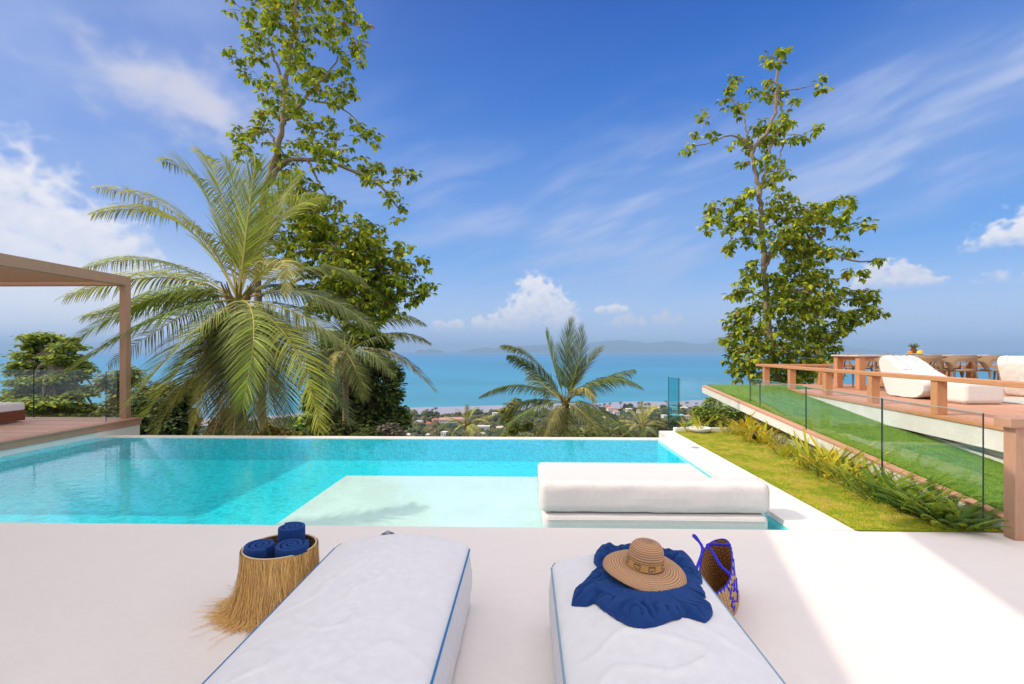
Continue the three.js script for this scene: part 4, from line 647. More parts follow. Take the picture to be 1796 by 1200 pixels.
// One coconut frond: a rib from B over C to T with leaflets on both sides that droop with their weight.
function frond(parent, B, C, T, o, R) {
  const L = B.distanceTo(C) * 0.6 + C.distanceTo(T) * 0.6, n = o.n, pos = [], idx = [], cl = [], rollA = (R() - 0.5) * 0.5;
  const h = T.clone().sub(B); h.y = 0; if (h.length() < 0.45 * L) h.lerp(V(0.25 * (R() - 0.5), 0, (h.z < 0 ? -1 : 1) * Math.max(0.4, h.length() * 1.6)), 0.8);
  const s0 = h.normalize().cross(V(0, 1, 0)).normalize(), base = o.tone(R);
  for (let i = 0; i < n; i++) {
    const t = 0.13 + 0.87 * (i / (n - 1)), p = bez(B, C, T, t), tan = bezT(B, C, T, t), s = s0.clone().applyAxisAngle(tan, rollA + o.twist * t), nrm = s.clone().cross(tan).normalize(); if (nrm.y < 0) nrm.negate();
    const len = o.len * (t < 0.35 ? 0.5 + 0.5 * t / 0.35 : 1 - 0.72 * Math.pow((t - 0.35) / 0.65, 1.8)), phi0 = mix(0.5, 1.1, t) + 0.3 * sst(0.5, 0.95, tan.y), lie = 0.2 + 0.8 * (1 - sst(0.35, 0.95, Math.abs(tan.y)));
    for (const sd of [-1, 1]) {
      if (R() < o.gap) continue;
      const phi = phi0 + 0.15 * (R() - 0.5), ll = len * (0.86 + 0.22 * R()), d = s.clone().multiplyScalar(sd * Math.cos(phi)).addScaledVector(tan, Math.sin(phi)).addScaledVector(nrm, 0.22 + 0.14 * R()).normalize();
      const dr = o.droop * lie * (0.7 + 0.6 * R()), w = o.w * (0.8 + 0.3 * R()), b0 = pos.length / 3, seg = o.seg ?? 4, tipDry = R() < o.dry ? 1 : 0, k = R() < 0.2 ? 1.35 + 0.4 * R() : 0.62 + 0.5 * R();
      const wid = tan.clone().multiplyScalar(0.85).addScaledVector(nrm, 0.45 * (R() - 0.3)).normalize();
      const c = p.clone(), dd = V(0, 0, 0);
      for (let q = 0; q <= seg; q++) {
        const u = q / seg; if (q) { dd.copy(d); dd.y -= dr * 2.3 * Math.pow((q - 0.5) / seg, 1.15); c.addScaledVector(dd.normalize(), ll / seg); }
        const ww = w * (u < 0.25 ? 0.6 + 1.6 * u : 1 - 0.95 * Math.pow((u - 0.25) / 0.75, 1.5));
        pos.push(c.x - wid.x * ww, c.y - wid.y * ww, c.z - wid.z * ww, c.x + wid.x * ww, c.y + wid.y * ww, c.z + wid.z * ww);
        const y = Math.max(tipDry * sst(0.5, 1, u), 0.35 * sst(0.75, 1, u) * R()); for (let e = 0; e < 2; e++) cl.push(...[0, 1, 2].map((g) => mix(base[g] * k, [0.36, 0.25, 0.07][g], y)));
        if (q) { const a = b0 + (q - 1) * 2; idx.push(a, a + 1, a + 2, a + 1, a + 3, a + 2); }
      }
    }
  }
  const f = mesh('frond', geoOf(pos, idx, null, cl), M.palmLeaf, parent), pts = [], rad = [];
  for (let i = 0; i <= 14; i++) { pts.push(bez(B, C, T, i / 14)); rad.push(mix(o.rib, o.rib * 0.16, Math.pow(i / 14, 0.7))); }
  mesh('midrib', tube(pts, rad, 5), o.ribMat ?? M.midrib, f);
}
const G = { green: (R) => { const k = R(); return [mix(0.15, 0.40, k), mix(0.25, 0.40, k), 0.022]; }, dull: (R) => [mix(0.11, 0.18, R()), mix(0.15, 0.20, R()), 0.03], gold: (R) => [mix(0.34, 0.44, R()), mix(0.34, 0.40, R()), 0.08], dark: (R) => [mix(0.07, 0.11, R()), mix(0.11, 0.15, R()), 0.02], brown: (R) => [mix(0.22, 0.32, R()), mix(0.18, 0.23, R()), 0.05], deep: (R) => [mix(0.09, 0.15, R()), mix(0.14, 0.20, R()), 0.025] };
function palm(label, crownPx, depth, list, o, seed, trunk) {
  const R = rng(seed), c = at(crownPx[0], crownPx[1], depth), t = thing('coconut_palm', label, 'palm tree', [c.x + (trunk?.lean ?? 0), terrY(c.x, -c.z) - 0.2, c.z]);
  const o0 = t.position.clone(), loc = (p) => p.clone().sub(o0), top = loc(c), H = top.y, tp = [], tr = [], r0 = trunk?.r ?? 0.16;
  for (let i = 0; i <= 24; i++) { const q = i / 24; tp.push(V(top.x * Math.pow(q, 1.5), H * q, top.z * q)); tr.push(r0 * (1.55 - 0.75 * Math.pow(q, 0.35) + (q > 0.94 ? 0.12 : 0))); }
  mesh('trunk', tube(tp, tr, 12), M.palmTrunk, t);
  // leaf bases and fibre round the heart
  const sh = []; for (let i = 0; i < 12; i++) { const a = i * 2.39, r = r0 * 0.95; sh.push(tube([V(top.x + Math.cos(a) * r * 0.7, H - 0.32 * r0 / 0.16, top.z + Math.sin(a) * r * 0.7), V(top.x + Math.cos(a) * r * 1.2, H + 0.05, top.z + Math.sin(a) * r * 1.2), V(top.x + Math.cos(a) * r * 2.0, H + 0.34 * r0 / 0.16, top.z + Math.sin(a) * r * 2.0)], [r * 0.24, r * 0.22, r * 0.07], 6)); }
  mesh('leaf_bases', merge(sh), std([0.34, 0.27, 0.08], 0.8, { map: barkMap }), t).name = 'leaf_base';
  for (const [cu, cv, tu, tv, dc, dt, tone, k] of list) {
    const C = loc(at(cu, cv, depth + dc)), T = loc(at(tu, tv, depth + dt)), B = top.clone().add(C.clone().sub(top).normalize().multiplyScalar(r0 * 0.5));
    frond(t, B, C, T, { ...o, ...(k ?? {}), tone: G[tone ?? 'green'] }, R);
  }
  return t;
}
// --- the big palm left of the middle: [bend u, v, tip u, v, bend depth, tip depth, tone]
const bigPalm = palm('large coconut palm behind the left end of the pool with arching golden-green fronds', [418, 528], 12.6, [
  [330, 330, 165, 375, 0.3, 0.2], [350, 345, 172, 330, 0.8, 1.2], [372, 290, 285, 283, 1.0, 1.4], [395, 300, 352, 268, 0.4, 1.5], [428, 340, 395, 285, 0.6, 0.9], [440, 330, 448, 290, -0.3, -0.5], [470, 360, 520, 310, 0.8, 1.6], [452, 370, 560, 345, 1.4, 2.2],
  [300, 452, 118, 520, 0.0, -0.6], [285, 425, 150, 470, 1.2, 1.4], [310, 470, 128, 600, -0.9, -1.6], [300, 520, 105, 662, -1.2, -2.2], [345, 520, 190, 640, 0.8, 1.2, 'dull'],
  [340, 560, 222, 715, -1.5, -2.4], [365, 575, 240, 748, -1.0, -1.7], [372, 590, 333, 766, 0.2, 0.0, 'gold', { len: 0.5 }], [385, 640, 300, 700, 0.9, 1.0, 'dull'],
  [470, 520, 425, 712, -2.4, -2.9], [470, 540, 425, 765, -0.9, -1.3, 'dull'], [530, 560, 560, 755, -1.7, -2.3, 'green'], [500, 560, 505, 745, -0.4, -0.8, 'dull'], [400, 600, 395, 765, -0.2, -0.4, 'dull'],
  [540, 480, 655, 575, 0.4, 0.2, 'dull'], [530, 530, 622, 620, -0.6, -0.8, 'dull'], [520, 560, 592, 705, -0.9, -1.6, 'dark'], [515, 395, 500, 515, -0.8, -1.5, 'gold', { len: 0.8 }], [560, 430, 640, 500, 1.2, 2.0, 'dull'], [430, 420, 470, 400, 1.5, 2.2, 'dull'],
  [405, 610, 372, 768, -0.2, -0.3, 'brown'], [420, 610, 408, 770, -0.6, -0.7, 'brown'], [440, 600, 447, 770, -0.4, -0.6, 'dull'], [400, 580, 345, 740, 0.7, 0.6, 'brown'], [455, 580, 492, 762, 0.3, 0.2, 'brown'],
  [320, 500, 205, 560, 0.9, 1.0, 'dull'], [350, 500, 150, 555, -0.4, -1.0], [385, 570, 268, 762, -0.3, -0.6, 'dull'], [480, 560, 470, 755, -1.2, -1.6, 'dull'], [550, 600, 612, 742, 0.3, 0.1, 'dark'], [500, 470, 600, 545, 1.6, 2.0, 'dull'],
], { n: 86, len: 1.1, w: 0.021, droop: 0.6, seg: 5, gap: 0.07, dry: 0.06, rib: 0.028, twist: 0.4 }, 101, { r: 0.2 });
{ // a bunch of young coconuts under the crown
  const c = at(418, 545, 12.5); for (const [x, y, z, cc] of [[-0.2, -0.02, 0.12, [0.40, 0.30, 0.10]], [0.16, -0.1, 0.2, [0.16, 0.17, 0.04]], [0.3, -0.05, 0.05, [0.14, 0.16, 0.04]], [-0.3, -0.12, 0.02, [0.20, 0.13, 0.06]]]) { const g = new THREE.SphereGeometry(0.105, 14, 10); g.scale(0.9, 1.15, 0.9); const p = c.clone().add(V(x, y, z)).sub(bigPalm.position); g.translate(p.x, p.y, p.z); mesh('coconut', g, std(cc, 0.6), bigPalm); }
}
palm('coconut palm in the middle standing low beyond the pool edge against the sea', [992, 706], 24, [
  [990, 620, 1000, 562, 0, 0.2, 'deep'], [968, 640, 957, 583, 0.3, 0.4, 'deep'], [1018, 640, 1022, 575, -0.2, -0.4, 'deep'], [930, 610, 885, 607, 0.9, 1.0, 'deep'], [940, 640, 896, 625, 0, -0.3, 'deep'], [1010, 660, 1052, 612, 0.5, 0.6, 'deep'], [1055, 640, 1122, 678, 0.2, 0.0, 'deep'], [1040, 668, 1110, 650, 1.2, 1.6, 'deep'],
  [915, 655, 846, 694, 0.2, 0.0, 'deep'], [930, 700, 862, 775, -0.4, -0.8, 'dull'], [905, 690, 880, 742, 0.4, 0.4, 'dull'], [1040, 700, 1118, 772, -0.6, -1.0, 'dull'], [1020, 712, 1080, 790, -1.2, -1.8, 'dull'], [968, 720, 945, 790, -1.4, -2.0, 'dull'], [1025, 655, 1042, 705, -1.5, -2.0, 'gold', { len: 0.75 }], [985, 740, 1000, 800, -1.2, -1.6, 'dull'], [955, 680, 930, 650, 1.6, 2.0, 'dull'],
], { n: 84, len: 1.15, w: 0.026, droop: 0.75, seg: 5, gap: 0.06, dry: 0.04, rib: 0.03, twist: 0.3 }, 102, { r: 0.16 });
palm('slim coconut palm with bare brown trunk right of the large palm', [606, 618], 21, [
  [690, 590, 762, 684, 0, -0.4, 'dull'], [690, 565, 750, 600, 0.5, 0.7, 'dull'], [680, 530, 742, 568, 1.0, 1.4, 'dull'], [640, 530, 690, 520, 0.4, 0.8, 'dull'], [600, 540, 610, 500, 0.6, 1, 'dull'], [560, 560, 520, 580, 0.4, 0.8, 'dull'], [560, 600, 525, 680, -0.4, -0.8, 'dull'], [590, 640, 560, 730, -0.8, -1.2, 'dull'], [620, 630, 640, 700, -1.0, -1.5, 'dull'], [575, 610, 585, 672, -1.2, -1.6, 'gold', { len: 0.5 }], [650, 600, 690, 660, -0.8, -1.4, 'dull'],
], { n: 76, len: 1.0, w: 0.025, droop: 0.75, gap: 0.06, dry: 0.12, rib: 0.028, twist: 0.4 }, 103, { r: 0.14 });
palm('small yellowish palm far down the slope, left of the middle palm', [820, 745], 70, [
  [800, 728, 775, 748, 0, 0, 'gold'], [838, 726, 862, 745, 0, 0, 'gold'], [812, 725, 800, 718, 0.5, 1, 'gold'], [828, 722, 838, 715, 0.5, 1, 'gold'], [820, 720, 818, 712, 0, 0, 'gold'], [805, 742, 792, 765, -1, -1, 'gold'], [835, 742, 848, 768, -1, -1, 'gold'], [840, 735, 866, 728, 1, 1, 'gold'], [800, 735, 780, 730, 1, 1, 'gold'], [825, 750, 830, 775, -2, -2, 'gold'],
], { n: 34, len: 1.0, w: 0.05, droop: 0.5, gap: 0.05, dry: 0.2, rib: 0.045, twist: 0.3, seg: 3 }, 104, { r: 0.25 });
palm('pale olive palm clump beyond the pool corner, right of the middle palm', [1126, 752], 58, [
  [1100, 728, 1070, 745, 0, 0, 'gold'], [1150, 728, 1172, 748, 0, 0, 'dull'], [1112, 722, 1095, 718, 0.5, 1, 'gold'], [1135, 720, 1150, 712, 0.5, 1, 'gold'], [1124, 716, 1126, 706, 0, 0, 'gold'], [1105, 745, 1085, 775, -1, -1, 'dull'], [1145, 745, 1160, 775, -1, -1, 'dull'], [1158, 735, 1180, 760, 1, 1, 'dull'], [1100, 735, 1062, 762, 1, 1, 'gold'], [1125, 745, 1130, 790, -2, -2, 'dull'], [1115, 735, 1100, 760, -2, -2, 'gold'],
], { n: 36, len: 1.0, w: 0.045, droop: 0.55, gap: 0.05, dry: 0.25, rib: 0.045, twist: 0.3, seg: 3 }, 105, { r: 0.25 });

// --- leaves of the broad-leaved trees: folded along the midrib, curling down to the tip
function leafGeo(w, fold, curl, st = 5) {
  const pos = [], idx = []; const prof = [0, 0.72, 1, 0.92, 0.6, 0];
  for (let i = 0; i <= st; i++) { const s = i / st, y = -curl * s * s, x = w / 2 * prof[i]; pos.push(0, y, s, -x, y + fold * x, s - 0.02, x, y + fold * x, s - 0.02); if (i) { const a = (i - 1) * 3; idx.push(a, a + 3, a + 1, a + 1, a + 3, a + 4, a, a + 2, a + 3, a + 2, a + 5, a + 3); } }
  return geoOf(pos, idx);
}
const leafKinds = [leafGeo(0.62, 0.35, 0.3), leafGeo(0.68, 0.2, 0.5), leafGeo(0.56, 0.5, 0.2)];
const mtx = new THREE.Matrix4(), qt = new THREE.Quaternion(), ex = V(0, 0, 0), ey = V(0, 0, 0), ez = V(0, 0, 0);
function leafMatrix(p, dir, size, roll, out) { ez.copy(dir).normalize(); ex.set(0, 1, 0).cross(ez); if (ex.lengthSq() < 1e-4) ex.set(1, 0, 0); ex.normalize(); ey.copy(ez).cross(ex).normalize(); out.makeBasis(ex, ey, ez); const r = new THREE.Matrix4().makeRotationZ(roll); out.multiply(r); out.scale(V(size, size, size)); out.setPosition(p); return out; }
const tonesBroad = [[0.37, 0.45, 0.02], [0.27, 0.37, 0.02], [0.50, 0.53, 0.025], [0.19, 0.28, 0.02], [0.58, 0.56, 0.03], [0.14, 0.22, 0.02]];
const tonesOld = [[0.30, 0.13, 0.02], [0.34, 0.27, 0.03]];
function broadTree(label, depth, blobs, branches, trunkR, leafSize, density, seed, nParts, baseShift = 0) {
  const R = rng(seed), foot = at(branches[0][0][0], branches[0][0][1], depth + (branches[0][0][2] ?? 0)), gy = terrY(foot.x, -foot.z) - 0.3;
  const t = thing('broadleaf_tree', label, 'tree', [foot.x, gy, foot.z]), o0 = t.position, loc = (p) => p.clone().sub(o0);
  branches.forEach((b, i) => {
    let pts = b.map(([u, v, d]) => loc(at(u, v, depth + (d ?? 0)))); if (!i) pts = [V(0.2, 0, 0), ...pts];
    const n = pts.length * 6, P = curve(pts, n), r0 = i ? trunkR * (b.r ?? 0.4) : trunkR, rad = P.map((_, k) => mix(r0, i ? r0 * 0.3 : r0 * 0.35, k / n));
    P.forEach((p, k) => { if (k && k < n) { p.x += 0.05 * n2(k * 0.5, i * 7 + seed) ; p.z += 0.05 * n2(k * 0.5, i * 7 + 3 + seed); } });
    mesh(i ? 'branch' : 'trunk', tube(P, rad, i ? 7 : 12), M.bark, t);
  });
  const leaves = [], twigs = [];
  for (const [u, v, r, k = 1, dz] of blobs) {
    const cn = Math.max(3, Math.round(r * r * density * k * (1 + 0.55 * sst(260, 480, v)) / 100));
    const dd = dz ?? (R() - 0.5) * 2.2, c = loc(at(u, v, depth + dd)), rm = 1.18 * r * depth / F;
    for (let j = 0; j < cn; j++) {
      const a = R() * 6.283, z = R() * 2 - 1, q = Math.cbrt(R()) , off = V(Math.cos(a) * Math.sqrt(1 - z * z), z * 0.92, Math.sin(a) * Math.sqrt(1 - z * z)).multiplyScalar(rm * q), p = c.clone().add(off);
      if (R() < 0.55) twigs.push(tube([c.clone().addScaledVector(off, 0.2), c.clone().addScaledVector(off, 0.65).add(V(0, 0.05, 0)), p], [0.012, 0.008, 0.004], 4));
      const m = 6 + Math.floor(R() * 6), a0 = R() * 6.28, bright = clamp(0.5 + off.y / rm * 0.25 - off.x / rm * 0.2 + 0.5 * (R() - 0.5));
      for (let i = 0; i < m; i++) {
        const an = a0 + i * 2.4 + R() * 0.6, el = 0.3 - 1.25 * R(), dir = V(Math.cos(an) * Math.cos(el), Math.sin(el), Math.sin(an) * Math.cos(el));
        const old = R() < 0.035, tn = old ? tonesOld[Math.floor(R() * 2)] : tonesBroad[Math.floor(R() * tonesBroad.length)], kk = 0.75 + 0.5 * R();
        leaves.push({ p: p.clone().addScaledVector(dir, 0.05), dir, size: leafSize * (0.65 + 0.6 * R()), roll: (R() - 0.5) * 1.1, kind: Math.floor(R() * 3), tone: tn.map((x) => x * kk), key: p.z + 0.6 * R() });
      }
    }
  }
  if (twigs.length) { const tw = mesh('twigs', merge(twigs), M.bark, t); tw.userData.kind = 'stuff'; }
  leaves.sort((a, b) => b.key - a.key);
  const mats = [...tonesBroad, ...tonesOld].map((c) => leafTone(...c)), nearest = leaves.slice(0, nParts);
  for (const l of nearest) { const g = leafKinds[l.kind], tn = l.tone; let best = 0, bd = 9; [...tonesBroad, ...tonesOld].forEach((c, i) => { const d = Math.abs(c[0] - tn[0]) + Math.abs(c[1] - tn[1]); if (d < bd) { bd = d; best = i; } }); const m = mesh('leaf', g, mats[best], t); leafMatrix(l.p, l.dir, l.size, l.roll, mtx); mtx.decompose(m.position, m.quaternion, m.scale); }
  for (let kd = 0; kd < 3; kd++) { const set = leaves.slice(nParts).filter((l) => l.kind === kd), im = new THREE.InstancedMesh(leafKinds[kd], M.leaf, set.length), c = new THREE.Color(); set.forEach((l, i) => { im.setMatrixAt(i, leafMatrix(l.p, l.dir, l.size, l.roll, mtx)); im.setColorAt(i, c.setRGB(...l.tone)); }); im.name = 'foliage'; im.userData.kind = 'stuff'; im.castShadow = im.receiveShadow = true; t.add(im); }
  return t;
}
const br = (r, pts) => { pts.r = r; return pts; };
broadTree('tall sparse broadleaf tree rising behind the large palm, cut by the top of the view', 16.5, [
  [427, 19, 24], [487, 37, 30], [520, 14, 26], [576, 37, 24], [623, 42, 20], [408, 98, 14], [440, 121, 20], [464, 84, 28], [501, 93, 28], [539, 61, 26], [590, 61, 24], [627, 79, 18], [613, 107, 20], [534, 112, 26], [567, 135, 22], [483, 154, 24], [553, 145, 26], [599, 149, 18], [613, 170, 14], [501, 182, 28], [464, 200, 24], [525, 196, 24], [585, 177, 18], [417, 233, 18], [459, 233, 24], [436, 265, 22], [576, 224, 20], [632, 219, 16], [646, 247, 18], [543, 243, 26], [590, 257, 24], [627, 285, 20], [567, 275, 26], [501, 275, 28], [665, 299, 18], [705, 306, 16], [725, 308, 9, 1], [651, 312, 16], [707, 359, 14, 0.7], [697, 385, 10, 0.7], [679, 345, 14, 0.7], [690, 330, 12, 0.7], [511, 317, 30], [543, 341, 32], [497, 364, 34], [576, 369, 30], [534, 397, 36], [613, 397, 30], [655, 412, 24], [576, 429, 36], [632, 448, 34], [697, 448, 26], [679, 467, 30], [732, 470, 20], [750, 506, 16], [707, 495, 28], [641, 504, 34], [669, 532, 28], [725, 520, 20], [604, 467, 36], [560, 480, 34], [590, 520, 34], [620, 545, 30], [690, 545, 18], [480, 15, 24], [550, -20, 40], [500, -40, 40], [450, -10, 30], [600, -15, 30], [520, 440, 34], [480, 420, 30], [640, 575, 24], [560, 540, 26], [640, 430, 30, 1.5], [600, 470, 34, 1.6], [560, 410, 32, 1.5], [660, 470, 30, 1.5], [610, 500, 34, 1.6], [680, 510, 26, 1.5], [550, 370, 30, 1.3], [650, 545, 28, 1.5],
], [[[462, 770], [455, 620, 0.2], [452, 480], [465, 340], [484, 270], [495, 222], [500, 150], [512, 80], [520, 0]], br(0.6, [[466, 330], [500, 284], [545, 280], [610, 296], [660, 322], [705, 370]]), br(0.42, [[497, 215], [520, 190], [545, 160], [575, 130], [600, 80]]), br(0.3, [[540, 280], [560, 320], [575, 350]]), br(0.3, [[485, 265], [470, 230], [440, 240]]), br(0.34, [[500, 150], [480, 100], [470, 60]]), br(0.25, [[545, 175], [600, 190], [650, 240]]), br(0.5, [[455, 480], [540, 440], [620, 450], [720, 490]]), br(0.4, [[455, 520], [560, 470], [600, 420], [650, 400]]), br(0.3, [[580, 470], [600, 520], [590, 560]])], 0.15, 0.175, 2.5, 201, 300);
broadTree('slender broadleaf tree with airy top standing behind the raised deck', 16.8, [
  [1357, 100, 16], [1378, 92, 10], [1272, 155, 12], [1295, 137, 8], [1320, 160, 9], [1350, 157, 16], [1365, 170, 14], [1440, 136, 9], [1444, 158, 7], [1389, 174, 8], [1292, 190, 16], [1270, 178, 10], [1237, 202, 8], [1220, 233, 9], [1202, 262, 11], [1257, 235, 10], [1335, 225, 18], [1365, 228, 18], [1300, 252, 18], [1350, 250, 22], [1370, 212, 16], [1395, 242, 10], [1427, 230, 11], [1405, 240, 7], [1305, 282, 10], [1350, 280, 18], [1366, 305, 18], [1350, 320, 14], [1315, 345, 17], [1285, 357, 18], [1250, 368, 16], [1245, 388, 14], [1280, 392, 20], [1315, 382, 20], [1365, 350, 20], [1370, 372, 22], [1400, 385, 24], [1430, 380, 24], [1460, 368, 20], [1480, 350, 13], [1470, 388, 18], [1495, 360, 12], [1512, 393, 13], [1483, 405, 12], [1320, 415, 18], [1290, 430, 13], [1280, 440, 9], [1360, 420, 24], [1390, 420, 24], [1420, 422, 22], [1455, 435, 13], [1490, 440, 13], [1538, 455, 6], [1520, 480, 9], [1485, 475, 7], [1410, 447, 22], [1420, 467, 24], [1325, 475, 17], [1390, 482, 28], [1300, 510, 20], [1350, 500, 24], [1400, 510, 28], [1440, 495, 24], [1488, 515, 18], [1522, 518, 16], [1535, 545, 16], [1500, 550, 22], [1460, 540, 26], [1420, 545, 28], [1375, 540, 28], [1325, 550, 26], [1295, 560, 20], [1290, 590, 20], [1330, 590, 28], [1375, 585, 28], [1420, 585, 28], [1455, 590, 24], [1478, 565, 20], [1285, 625, 16], [1320, 630, 26], [1365, 620, 28], [1410, 625, 28], [1445, 622, 24], [1300, 652, 18], [1340, 655, 24], [1380, 660, 26], [1420, 660, 24], [1450, 650, 18], [1400, 690, 26], [1340, 690, 24],
], [[[1368, 690], [1360, 640], [1348, 560], [1341, 480], [1338, 430], [1334, 360], [1332, 330], [1322, 290], [1322, 262], [1345, 232], [1360, 190], [1364, 130], [1370, 100]], br(0.55, [[1332, 335], [1344, 300], [1350, 262], [1372, 215], [1364, 160]]), br(0.4, [[1322, 268], [1300, 245], [1278, 238], [1240, 252], [1205, 258]]), br(0.35, [[1320, 258], [1308, 225], [1302, 195], [1285, 170]]), br(0.35, [[1340, 330], [1362, 290], [1378, 235]]), br(0.6, [[1342, 470], [1356, 440], [1390, 428], [1440, 440], [1500, 458], [1540, 458]]), br(0.4, [[1440, 436], [1415, 410], [1405, 390]]), br(0.25, [[1364, 160], [1400, 156], [1436, 146]]), br(0.3, [[1335, 400], [1310, 390], [1280, 375]]), br(0.35, [[1345, 540], [1400, 510], [1460, 520], [1520, 530]])], 0.11, 0.18, 3.1, 202, 300);

// --- bushier trees and shrubs made of many small leaves
const smallLeaf = leafGeo(0.5, 0.3, 0.25, 3), midLeaf = leafGeo(0.42, 0.3, 0.3, 3);
function bush(kind, label, cat, depth, blobs, leafSize, count, tones, seed, stem, flat = 0.8, group) {
  const R = rng(seed), f = at(stem[0][0], stem[0][1], depth), gy = Math.min(terrY(f.x, -f.z) - 0.2, f.y - 0.1), t = thing(kind, label, cat, [f.x, gy, f.z], 0, group), loc = (p) => p.clone().sub(t.position);
  const P = curve([V(0.05, 0, 0), ...stem.map(([u, v]) => loc(at(u, v, depth)))], 16), r0 = stem.r ?? 0.1; mesh('trunk', tube(P, P.map((_, k) => mix(r0, r0 * 0.35, k / 16)), 8), M.bark, t);
  const tip = loc(at(...stem[stem.length - 1], depth)), limbs = []; const all = [];
  const tot = blobs.reduce((s, b) => s + b[2] * (b[3] ?? b[2]), 0);
  for (const [u, v, rx, ry = rx, dz = (R() - 0.5) * 1.6 * rx * depth / F] of blobs) {
    const c = loc(at(u, v, depth + dz)), ax = rx * depth / F, ay = ry * depth / F, n = Math.round(count * rx * ry / tot);
    limbs.push(tube(curve([P[Math.floor(8 + 7 * R())].clone(), c.clone().lerp(tip, 0.4).add(V(0, -ay * 0.2, 0)), c], 8), [0.5, 0.46, 0.42, 0.38, 0.33, 0.28, 0.22, 0.16, 0.1].map((k) => k * r0), 5));
    for (let i = 0; i < n; i++) { const a = R() * 6.283, z = R() * 2 - 1, q = Math.pow(R(), 0.42), s = Math.sqrt(1 - z * z), lump = 0.85 + 0.3 * n3(Math.cos(a) * s * 2 + u, z * 2, Math.sin(a) * s * 2 + v), off = V(Math.cos(a) * s * ax, z * ay, Math.sin(a) * s * ax).multiplyScalar(q * lump); const an = R() * 6.283, el = 0.35 - flat * R(), tn = tones[Math.floor(R() * tones.length)], k = 0.7 + 0.6 * R(); all.push([c.clone().add(off), V(Math.cos(an) * Math.cos(el), Math.sin(el), Math.sin(an) * Math.cos(el)).addScaledVector(off.clone().normalize(), 0.5), leafSize * (0.7 + 0.6 * R()), (R() - 0.5), tn.map((x) => x * k)]); }
  }
  mesh('branch', merge(limbs), M.bark, t);
  const im = new THREE.InstancedMesh(smallLeaf, M.leaf, all.length), c = new THREE.Color(); all.forEach((l, i) => { im.setMatrixAt(i, leafMatrix(l[0], l[1], l[2], l[3], mtx)); im.setColorAt(i, c.setRGB(...l[4])); }); im.name = 'crown'; im.userData.kind = 'stuff'; im.castShadow = im.receiveShadow = true; t.add(im);
  return t;
}
const T1 = [[0.174, 0.279, 0.053], [0.279, 0.417, 0.063], [0.453, 0.540, 0.069], [0.121, 0.209, 0.053]], T2 = [[0.070, 0.128, 0.035], [0.104, 0.174, 0.042], [0.162, 0.232, 0.046], [0.051, 0.093, 0.032]], T3 = [[0.232, 0.278, 0.070], [0.325, 0.348, 0.081], [0.162, 0.209, 0.070]], T4 = [[0.26, 0.27, 0.02], [0.32, 0.30, 0.03], [0.18, 0.21, 0.02]], T5 = [[0.55, 0.20, 0.02], [0.50, 0.34, 0.02], [0.20, 0.24, 0.02], [0.10, 0.14, 0.02]], T6 = [[0.45, 0.32, 0.34], [0.5, 0.4, 0.4], [0.08, 0.11, 0.02], [0.05, 0.08, 0.015]];
bush('layered_tree', 'dark dense tree with tiered branches behind the glass of the left deck', 'tree', 30, [
  [75, 592, 34, 9], [58, 606, 22, 8], [65, 622, 46, 9], [118, 608, 26, 8], [110, 628, 34, 10], [45, 640, 30, 8], [85, 645, 48, 11], [140, 640, 22, 8], [30, 652, 20, 6], [120, 660, 34, 9], [60, 668, 46, 10], [155, 648, 14, 5], [110, 682, 44, 10], [40, 688, 30, 9], [145, 690, 26, 7], [165, 680, 18, 5], [75, 705, 60, 11], [130, 715, 36, 9], [40, 720, 40, 10], [100, 728, 60, 10], [170, 722, 16, 8], [15, 700, 16, 8], [125, 595, 12, 4]],
  0.26, 15000, [...T1, [0.42, 0.42, 0.03], [0.34, 0.36, 0.03]], 301, Object.assign([[95, 760], [90, 700], [88, 640], [85, 600]], { r: 0.32 }));
bush('leafy_tree', 'mid-green leafy tree filling the space between the large palm and the slim palm', 'tree', 23, [[600, 600, 26, 20], [640, 590, 26, 18], [575, 640, 24, 24], [560, 690, 22, 26], [620, 640, 26, 22], [590, 700, 26, 24], [545, 740, 24, 18], [670, 600, 20, 16]], 0.26, 6000, T1, 313, Object.assign([[585, 780], [585, 700], [605, 620]], { r: 0.14 }));
bush('dark_tree', 'dark rounded tree at the foot of the slim palm trunk', 'tree', 24, [[660, 640, 34, 26], [690, 655, 20, 20], [620, 650, 30, 24], [640, 680, 34, 24], [685, 690, 24, 26], [650, 715, 42, 24], [690, 735, 34, 24], [615, 720, 30, 26], [650, 750, 50, 20], [600, 760, 30, 16], [700, 725, 18, 14], [590, 690, 22, 22], [565, 650, 22, 24], [548, 700, 20, 26], [575, 600, 20, 20], [530, 745, 22, 18]], 0.24, 14000, [...T2, T2[2], T2[2], [0.24, 0.31, 0.03], [0.17, 0.25, 0.03]], 302, Object.assign([[655, 775], [655, 720], [660, 660]], { r: 0.2 }));
bush('flowering_shrub', 'pink-white flowering bush in front of the dark tree', 'shrub', 22, [[685, 752, 22, 10], [672, 760, 18, 9], [700, 762, 14, 8]], 0.16, 1600, T6, 303, Object.assign([[685, 785], [685, 762]], { r: 0.06 }));
bush('shrub', 'light green shrub between the two palm trunks at the pool edge', 'shrub', 20, [[600, 752, 26, 14], [560, 755, 24, 12], [640, 762, 26, 10], [578, 735, 16, 12]], 0.16, 3000, [[0.11, 0.15, 0.02], [0.16, 0.19, 0.02], [0.07, 0.11, 0.02]], 304, Object.assign([[590, 785], [590, 760]], { r: 0.05 }));
bush('croton', 'orange and yellow croton shrub at the foot of the large palm', 'shrub', 14.5, [[470, 754, 14, 8], [492, 758, 14, 7], [512, 762, 12, 6], [455, 762, 10, 6]], 0.13, 900, T5, 305, Object.assign([[480, 785], [480, 762]], { r: 0.03 }));
